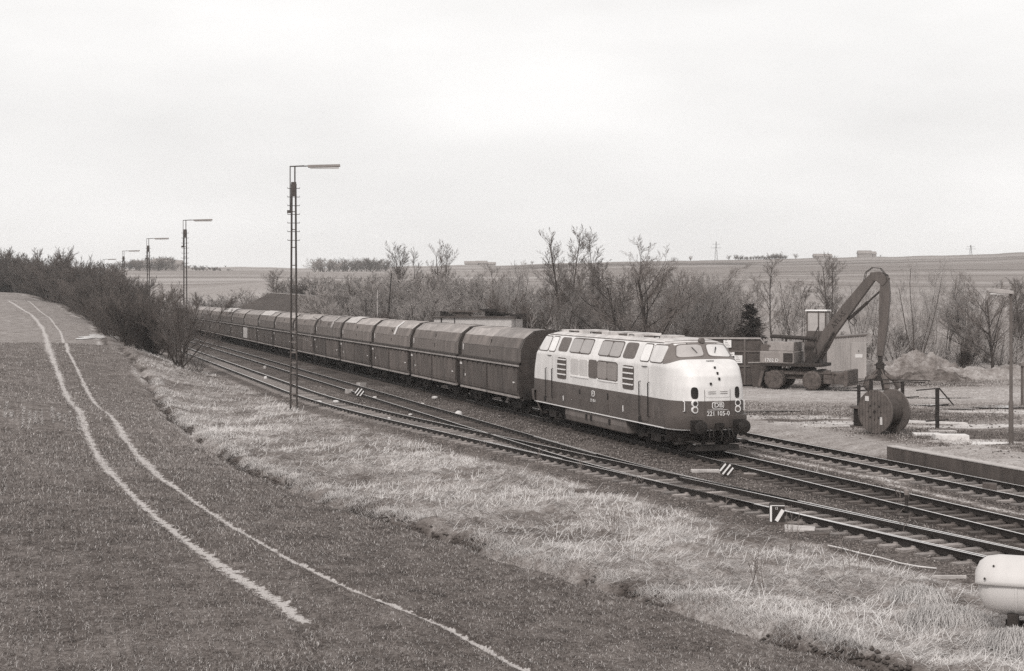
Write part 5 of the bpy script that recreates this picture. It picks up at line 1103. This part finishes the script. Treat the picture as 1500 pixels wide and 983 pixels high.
# woods beyond the train: many separate trees
for i in range(58):
    px = 445+i*11.2+rng.uniform(-7,7)
    D = rng.uniform(112, 165); ty = rng.uniform(396, 432) if px < 740 else rng.uniform(408, 450)
    if 1090 < px: ty += 25
    if px > 1075 and rng.random() < .7: continue
    kd = rng.choice(['bushy','broad2','shrub','thin','bushy','broad2'])
    plantp(kd, px, D, ty, 'leafless tree in the grey-brown wood beyond the train', 'trees of the wood beyond the train', wsc=rng.uniform(1.0,1.4), seed=i, cat='tree')
for i, (px, ty) in enumerate(((455,402),(470,396),(495,400),(512,405),(530,398),(548,403),(565,394),(580,398),(600,393),(612,396),(630,392),(645,398),(662,394),(680,396),(700,400),(720,404),(505,415),(540,418),(640,412),(670,415),(860,398),(905,402),(985,396),(1030,404),(1062,415))):
    plantp(['bushy','broad2','bushy','broad'][i % 4], px, rng.uniform(128, 150), ty, 'leafless tree in the grey-brown wood beyond the train', 'trees of the wood beyond the train', wsc=rng.uniform(1.0,1.3), seed=i+900, cat='tree')
for i in range(44):
    px = 455+i*14.5+rng.uniform(-6,6); D = rng.uniform(102, 124) if not 620 < px < 775 else rng.uniform(113, 126)
    plantp(rng.choice(['shrub','scrub','shrub2']), px, D, rng.uniform(448, 470), 'low leafless shrub at the foot of the wood beyond the train', 'undergrowth shrubs beyond the train', wsc=rng.uniform(1.0,1.5), seed=i+200, cat='shrub')
for i in range(26):      # right-hand scrub behind the yard
    px = 1120+i*16+rng.uniform(-6,6); D = rng.uniform(110, 130)
    plantp(rng.choice(['shrub','scrub','scrub']), px, D, rng.uniform(478, 505) if px < 1300 else rng.uniform(465, 500), 'low scrub bush along the far edge of the yard', 'scrub bushes behind the yard', wsc=rng.uniform(1.1,1.6), seed=i+400, cat='shrub')
for i, (px, D, ty) in enumerate(((1085,150,400),(1100,170,398),(1180,180,420),(1255,150,410),(1275,130,430),(1290,160,405),(1370,170,420),(1480,150,400),(1495,130,430),(1525,125,390),(1060,140,395),(1350,140,440))):
    plantp(rng.choice(['thin','thin','tall2']), px, D, ty, 'faint thin leafless tree on the slope behind the yard', 'faint trees behind the yard', wsc=1.3, seed=i+500, cat='tree')
for i, (px, D, ty) in enumerate(((300,240,426),(318,250,432),(350,262,424),(375,256,416),(395,250,410),(420,246,404),(440,236,402),(455,190,400),(474,160,425),(480,170,412),(330,250,430),(290,240,432))):
    plantp(rng.choice(['bushy','shrub','broad2']), px, D, ty, 'leafless tree around the barn beyond the far end of the train', 'trees around the barn', wsc=1.4, seed=i+600, cat='tree')
# copse on the skyline and hedge trees, wooded rise on the left
for i in range(16):
    px = 462+i*6.8; plantp(rng.choice(['bushy','shrub2']), px, rng.uniform(640,680), 377+rng.uniform(-3,4)+(3 if i in (0,1) else 0), 'tree of the dark copse on the skyline left of the slim treetops', 'trees of the skyline copse', wsc=1.5, seed=i+700, cat='tree')
for i in range(20):
    px = 1082+i*3.6; plantp(rng.choice(['bushy','shrub2']), px, 880, 373+rng.uniform(-2,3), 'tree of the long low copse on the skyline above the spruce', 'trees of the right skyline copse', wsc=1.6, seed=i+730, cat='tree')
for i in range(34):
    px = 168+i*5.2; ty = np.interp(px, [165,200,225,245,270,300,350], [384,379,374,376,386,390,394]); plantp(rng.choice(['bushy','shrub2','shrub']), px, rng.uniform(700,860), float(ty)+rng.uniform(-2,3), 'tree on the pale wooded rise behind the light masts', 'trees on the wooded rise', wsc=1.7, seed=i+760, cat='tree')
for i, px in enumerate((1012,1068,1078,1135,1143,770,780,1165,300,330,1290)):
    plantp('bushy' if i != 4 else 'tall', px, 885, float(np.interp(px, [280,700,1000,1150,1300],[389,384,374,369,372]))+ (i%3), 'lone small tree on the skyline', 'lone trees on the skyline', wsc=1.0, seed=i+800, cat='tree')
# spruce
def spruce(px, D, topy, lab, seed=1):
    X = (px-PX)*D/F; zt = H-(topy-PY)*D/F; g = g1(X, D); h_ = zt-g; rng = random.Random(seed); r = thing('spruce_tree', lab, 'spruce', (X, D, g))
    MB().tube([(0,0,-.2),(0,0,h_*.95)], [.12,.02], 7).build('trunk', m_bark, r); segs = []; V = []; Fq = []
    for i in range(150):
        z = h_*(.05+.93*(i/150.)); L = (h_-z)*.42*rng.uniform(.75,1.15)+.15; a = rng.uniform(0, 6.28); d = Vector((math.cos(a), math.sin(a), .15-.35*(1-z/h_)))
        for q in range(22):
            u = rng.uniform(.1,1); b = Vector((0,0,z))+d*L*u+Vector((0,0,.12*L*u*u)); 
            side = Vector((-d.y, d.x, 0)).normalized()*rng.uniform(-1,1)*.5+d*rng.uniform(.1,.5)+Vector((0,0,rng.uniform(-.5,.15))); e = b+side.normalized()*rng.uniform(.15,.42)*(1.1-.4*u); w_ = Vector((rng.uniform(-1,1),rng.uniform(-1,1),rng.uniform(-1,1)))*.06
            n = len(V); V += [b-w_, b+w_, e+w_*.3, e-w_*.3]; Fq.append((n,n+1,n+2,n+3))
    np_mesh('crown', np.array([tuple(v) for v in V]), np.array(Fq), mat('needles', .035, .9, .4, 2), r)
spruce(1099, 104, 444, 'small dark spruce beside the skip container')
# ---------------- grasses, stones ----------------
m_dry = mat('dry_grass', .56, .9, .3, 1.5, spec=.1); m_dry2 = mat('dry_grass_dark', .19, .9, .3, .8, spec=.1); m_crop = mat('crop_blade', .22, .8, .35, 1.2, spec=.2); m_crop2 = mat('crop_pale', .5, .8, .3, 1.2)
def blades(name, X, Y, Ln, wd, az_, lift, m_, curl=.5, seed=1):
    """bent two-quad blades lying at angle lift (rad) from the ground"""
    n = len(X); Z = gz(X, Y); dx = np.cos(az_); dy = np.sin(az_); px = -dy*wd/2; py = dx*wd/2
    c1 = np.cos(lift); s1 = np.sin(lift); l2 = lift*(1-curl)-.15; c2 = np.cos(l2); s2 = np.sin(l2); h_ = Ln/2
    b = np.stack([X, Y, Z-.01], -1); m1 = b+np.stack([dx*c1*h_, dy*c1*h_, s1*h_], -1); t_ = m1+np.stack([dx*c2*h_, dy*c2*h_, s2*h_], -1); w_ = np.stack([px, py, np.zeros(n)], -1)
    V = np.stack([b-w_, b+w_, m1-w_*.8, m1+w_*.8, t_], 1).reshape(-1, 3); o = np.arange(n)[:,None]*5
    Fq = np.concatenate([np.concatenate([o, o+1, o+3], 1), np.concatenate([o, o+3, o+2], 1), np.concatenate([o+2, o+3, o+4], 1)])
    return tag(np_mesh(name, V, Fq, m_), kind='stuff')
rs = np.random.RandomState(9)
def sample(n, y0, y1, a0, a1, p=2.0):
    u = rs.rand(n); Y = (y0**(2-p)+(y1**(2-p)-y0**(2-p))*u)**(1/(2-p)) if p != 2 else y0*(y1/y0)**u
    X = Y*rs.uniform(a0, a1, n); return X, Y
# bank grass
X, Y = sample(900000, 19, 130, -.42, .46, 1.9); s_, t_, te, tb = fields(X, Y); wob = .5*fbm(X*.8+5, Y*.8, 3)
bare = fbm(X*.5+40, Y*.5, 4) > .14+.22*rs.rand(len(X))
m_ = (t_ > te+.1-.5*wob) & (t_ < tb-.1-.4*rs.rand(len(X))-wob*.6) & ~(bare & (rs.rand(len(X)) < .75)) & (s_ < 125) & ~((np.abs(t_-te-.12+.5*wob) < .30) & (fbm(X*.6+8, Y*.6, 3) > -.2))
X, Y = X[m_], Y[m_]; n = len(X); print('bank blades', n)
flow = fbm(X*.33, Y*.33, 2)*3.2+fbm(X*2.1+9, Y*2.1, 2)*2.6-.4
sc = np.clip(Y/45, .75, 1.6); clump = .75+.5*fbm(X*.8+3, Y*.8+3, 2)
Ln = rs.uniform(.16, .48, n)*clump*np.clip(sc, .8, 1.3); wd = .0085*sc*rs.uniform(.7, 1.5, n); az_ = flow+rs.normal(0, .7, n); lift = np.clip(rs.normal(.42, .25, n), .05, 1.35)
dk = rs.rand(n) < .30+.5*fbm(X*1.2+50, Y*1.2, 3)
blades('bank_grass', X[~dk], Y[~dk], Ln[~dk], wd[~dk], az_[~dk], lift[~dk], m_dry); blades('bank_grass_under', X[dk], Y[dk], Ln[dk]*.8, wd[dk], az_[dk], lift[dk], m_dry2)
nl = 9000; X, Y = sample(nl*3, 20, 95, -.3, .45, 1.9); s_, t_, te, tb = fields(X, Y); m_ = (t_ > te+.4) & (t_ < tb-.3); X, Y = X[m_], Y[m_]; n = len(X)
blades('long_straw', X, Y, rs.uniform(.4,1.0,n), .011*np.clip(Y/45,.8,1.6), fbm(X*.33, Y*.33, 2)*3.2+rs.normal(0,1.0,n), np.clip(rs.normal(.35,.25,n),.05,1.2), mat('straw_pale', .66, .9, .15, 1), curl=1.0)
# tufts overhanging the ditch along the field edge
n = 26000; s_ = 20+rs.rand(n)**1.4*70; te = np.interp(s_, ES, ET); t_ = te+.62+rs.normal(0,.2,n); X = s_*DX+t_*NX; Y = s_*DY+t_*NY; k_ = fbm(s_*.9, s_*0+2, 3) > -.1; X, Y = X[k_], Y[k_]; n = len(X)
blades('edge_tufts', X, Y, rs.uniform(.16,.40,n), .007*np.clip(Y/40,.8,1.5), math.pi+.3+rs.normal(0,1.3,n), np.clip(rs.normal(.6,.3,n),.1,1.4), m_dry, curl=1.5)
# crop blades
X, Y = sample(720000, 19, 112, -.42, .34, 2.0); s_, t_, te, tb = fields(X, Y); m_ = (t_ < te-.35+.3*rs.rand(len(X))-.25*fbm(X*.8+5, Y*.8, 3))
d1 = np.abs(X-np.interp(Y, Y1, X1)); d2 = np.abs(X-np.interp(Y, Y2, X2)); m_ &= ~((d1 < .19) & (Y > Y1[0]) & (rs.rand(len(X)) < .85)) & ~((d2 < .12+.14*((Y > 42) & (Y < 62))) & (rs.rand(len(X)) < .85))
X, Y = X[m_], Y[m_]; uu = X+.335*Y; sh = np.round(uu/.26)*.26+.13*np.sign(uu-np.round(uu/.26)*.26)-uu; X = X+sh*.25; k_ = ~((Y > 55) & (Y < 66) & (X/Y < -.315) & (rs.rand(len(X)) < .8)); X, Y = X[k_], Y[k_]; n = len(X); print('crop', n)
sc = np.clip(Y/35, .8, 2.2); Ln = rs.uniform(.05,.13,n)*(.8+.4*fbm(X*.4, Y*.4, 2)+.2)*np.clip(sc,.8,1.4); wd = .008*sc*rs.uniform(.7,1.4,n); pl_ = rs.rand(n) < .2
for nm, q, mm in (('field_crop', ~pl_, m_crop), ('field_crop_withered', pl_, m_crop2)): blades(nm, X[q], Y[q], Ln[q], wd[q], rs.uniform(0,6.28,q.sum()), np.clip(rs.normal(.9,.35,q.sum()),.1,1.5), mm, curl=.6)
n = 7000; L_ = rs.randint(0, 18, n); rl = np.random.RandomState(2).rand(18, 3); q = rl[L_, 2] > .22
ya = 54.5+3.5*rl[L_,0]; yb = 59+5.5*rl[L_,1]*(1-L_/24.); Y = ya+(yb-ya)*rs.rand(n); X = -21.9+58*.335-.335*Y+L_*.245+rs.normal(0,.03,n); q &= (yb > ya); X, Y = X[q], Y[q]; n = len(X)
blades('withered_rows', X, Y, rs.uniform(.06,.14,n), .02*np.ones(n), rs.uniform(0,6.28,n), rs.uniform(.1,.7,n), mat('withered', .45, .9, .2, 1))
# ballast stones
def stones(name, X, Y, r_, m_, dz=0):
    n = len(X); Z = gz(X, Y)+dz; P = np.stack([X, Y, Z], -1); dirs = np.array([[1,0,0],[0,1,0],[-1,0,0],[0,-1,0],[0,0,.8],[0,0,-.6]], float)
    a = rs.uniform(0, 6.28, n); ca, sa = np.cos(a), np.sin(a); V = np.zeros((n, 6, 3)); jit = rs.uniform(.6, 1.25, (n, 6))
    for k in range(6): d = dirs[k]; V[:,k,0] = (d[0]*ca-d[1]*sa)*r_*jit[:,k]; V[:,k,1] = (d[0]*sa+d[1]*ca)*r_*jit[:,k]; V[:,k,2] = d[2]*r_*jit[:,k]
    V = (V+P[:,None,:]).reshape(-1, 3); o = np.arange(n)[:,None]*6; Fq = np.concatenate([np.concatenate([o+i, o+(i+1)%4, o+4], 1) for i in range(4)]+[np.concatenate([o+(i+1)%4, o+i, o+5], 1) for i in range(4)])
    return tag(np_mesh(name, V, Fq, m_), kind='stuff')
X, Y = sample(150000, 24, 95, -.2, .42, 2.0); s_, t_, te, tb = fields(X, Y); m_ = (t_ > tb-.1) & (t_ < 29.7) & (s_ < 95); X, Y, t_, s_ = X[m_], Y[m_], t_[m_], s_[m_]
rr = rs.uniform(.018, .042, len(X))*np.clip(Y/45, .8, 1.4); m_bal = mat('ballast_stone', .17, .9, .45, 9); m_bal2 = mat('ballast_pale', .34, .9, .3, 9); oil_shade = np.abs(t_-TB) < 1.3
pl_ = (rs.rand(len(X)) < .06) & ~oil_shade; stones('ballast', X[~pl_ & ~oil_shade], Y[~pl_ & ~oil_shade], rr[~pl_ & ~oil_shade], m_bal); stones('pale_ballast', X[pl_], Y[pl_], rr[pl_], m_bal2); stones('oily_shaded_ballast', X[oil_shade], Y[oil_shade], rr[oil_shade], mat('ballast_oily_shade', .065, .8, .4, 9))  # stones under the train: oil and painted contact shadow in one dark tone
X, Y = sample(50000, 45, 115, .03, .42, 2.0); s_, t_, te, tb = fields(X, Y); m_ = (t_ > 30.3); X, Y = X[m_], Y[m_]; k_ = fbm(X*.3, Y*.3, 3) > -.2; X, Y = X[k_], Y[k_]
stones('yard_gravel', X, Y, rs.uniform(.02,.06,len(X))*np.clip(Y/70,.8,1.3), m_bal2)
X, Y = sample(90000, 46, 100, .05, .42, 2.0); s_, t_, te, tb = fields(X, Y); m_ = (t_ > 33) & (fbm(X*.22+12, Y*.22+4, 4) > .0) & ~((Y > 77) & (Y < 91)); X, Y = X[m_], Y[m_]; n = len(X)
blades('yard_weeds', X, Y, rs.uniform(.08,.30,n), .014*np.clip(Y/60,.8,1.4), rs.uniform(0,6.28,n), rs.uniform(.3,1.3,n), m_dry2)
n = 6500; s_ = 19+rs.rand(n)**1.9*80; te = np.interp(s_, ES, ET); t_ = te; X = s_*DX+t_*NX; Y = s_*DY+t_*NY; t_ = te+.12-.25*fbm(X*.8+5, Y*.8, 3)+rs.normal(0,.13,n); X = s_*DX+t_*NX; Y = s_*DY+t_*NY; k_ = fbm(X*.6+8, Y*.6, 3) > -.25+.004*s_; X, Y = X[k_], Y[k_]
stones('turf_clods', X, Y, rs.uniform(.02,.075,len(X)), mat('turf_clod', .07, .95, .5, 5), dz=.02)
X, Y = sample(2600, 48, 100, .05, .42, 2.0); s_, t_, te, tb = fields(X, Y); m_ = (t_ > 32) & ~((Y > 77) & (Y < 91)); X, Y = X[m_], Y[m_]
stones('yard_clods', X, Y, rs.uniform(.03,.08,len(X)), mat('turf_clod', .07, .95, .5, 5), dz=.0)
# weeds between siding tracks
X, Y = sample(60000, 40, 130, -.35, .2, 2.0); s_, t_, te, tb = fields(X, Y); m_ = (t_ > tb-.5) & (t_ < 22.2) & (fbm(X*.3+70, Y*.3, 3)+.35*ss(s_, 60, 110) > .22); X, Y = X[m_], Y[m_]; n = len(X)
blades('track_weeds', X, Y, rs.uniform(.06,.20,n), .012*np.clip(Y/60,.8,1.6), rs.uniform(0,6.28,n), rs.uniform(.3,1.3,n), m_dry2)
# single tall dry stalks
def stalk(px, D, h_, lab, seed):
    p = on(px, D); rng = random.Random(seed); mb = MB(); 
    for q in range(rng.randint(3, 6)):
        a = Vector((rng.uniform(-.15,.15), rng.uniform(-.15,.15), -.05)); b = a+Vector((rng.uniform(-.2,.2), rng.uniform(-.2,.2), h_*rng.uniform(.6,1))); m1 = a.lerp(b,.5)+Vector((rng.uniform(-.05,.05),0,0)); mb.tube([a, m1, b], [.010,.008,.005], 4)
        for z in range(6): u = rng.uniform(.45,1); c = a.lerp(b,u); mb.tube([c, c+Vector((rng.uniform(-.14,.14), rng.uniform(-.14,.14), rng.uniform(.05,.16)))], [.006,.004], 3)
    o = mb.build('dry_stalk', m_dry2, fix=False); o.location = p; tag(o, lab, 'weed', 'tall dry weed stalks on the bank')
for i, (px, D, h_) in enumerate(((1060,36,1.15),(1160,33.5,1.1),(1248,31,1.0),(845,47,.9),(790,50,.8),(700,52,.8),(610,56,.9),(545,62,.9),(955,41.5,.8),(1110,30,.9),(1325,36.5,.6),(900,37,.7),(930,44,.7),(1320,41,.7))):
    stalk(px, D, h_, 'tall thin dry weed stalks standing up from the grass bank', i)
# clumps of flattened straw near the bottom right
for i, (px, D, rr_) in enumerate(((1385,26.3,.75),(1490,24.6,.5),(1345,28.2,.5))):
    p = on(px, D); n = 2200; a = rs.uniform(0,6.28,n); q = np.sqrt(rs.rand(n))*rr_*(1+.3*np.sin(3*a+px)+.2*np.sin(5*a)); X = q*np.cos(a); Y = q*np.sin(a)*.7; z0 = .30*rr_*(1-(q/rr_)**2)*(1+.5*fbm(X*4+px,Y*4,2))
    az_ = a+rs.normal(0,1.4,n); L_ = rs.uniform(.12,.42,n); dx, dy = np.cos(az_)*L_, np.sin(az_)*L_; w_ = .0035
    b = np.stack([X, Y, z0], -1); m1 = b+np.stack([dx*.5, dy*.5, .12+rs.rand(n)*.1], -1); e = b+np.stack([dx, dy, -.12+rs.rand(n)*.12], -1); ww = np.stack([-np.sin(az_)*w_, np.cos(az_)*w_, np.zeros(n)], -1)
    V = np.stack([b-ww, b+ww, m1-ww, m1+ww, e], 1).reshape(-1,3); o_ = np.arange(n)[:,None]*5; Fq = np.concatenate([np.concatenate([o_, o_+1, o_+3],1), np.concatenate([o_, o_+3, o_+2],1), np.concatenate([o_+2, o_+3, o_+4],1)])
    o = np_mesh('straw_tuft', V, Fq, m_dry); o.location = p; tag(o, ['large straw tuft just left of the gas tank plinth','straw tuft at the foot of the gas tank','flattened straw tuft in the lower right grass'][i], 'grass tuft')
# ---------------- haze ----------------
mb = MB(); mb.box(-1500, 1500, -40, 1900, -12, 62); hz = mb.build('haze', m_dark); m = bpy.data.materials.new('haze_air'); m.use_nodes = True; t = m.node_tree; t.nodes.clear()
pv = N(t, 'ShaderNodeVolumePrincipled'); pv.inputs['Density'].default_value = .00026; pv.inputs['Color'].default_value = (1,.99,.98,1); pv.inputs['Anisotropy'].default_value = .2
ou = N(t, 'ShaderNodeOutputMaterial'); t.links.new(pv.outputs[0], ou.inputs['Volume']); hz.data.materials.clear(); hz.data.materials.append(m); tag(hz, kind='stuff')
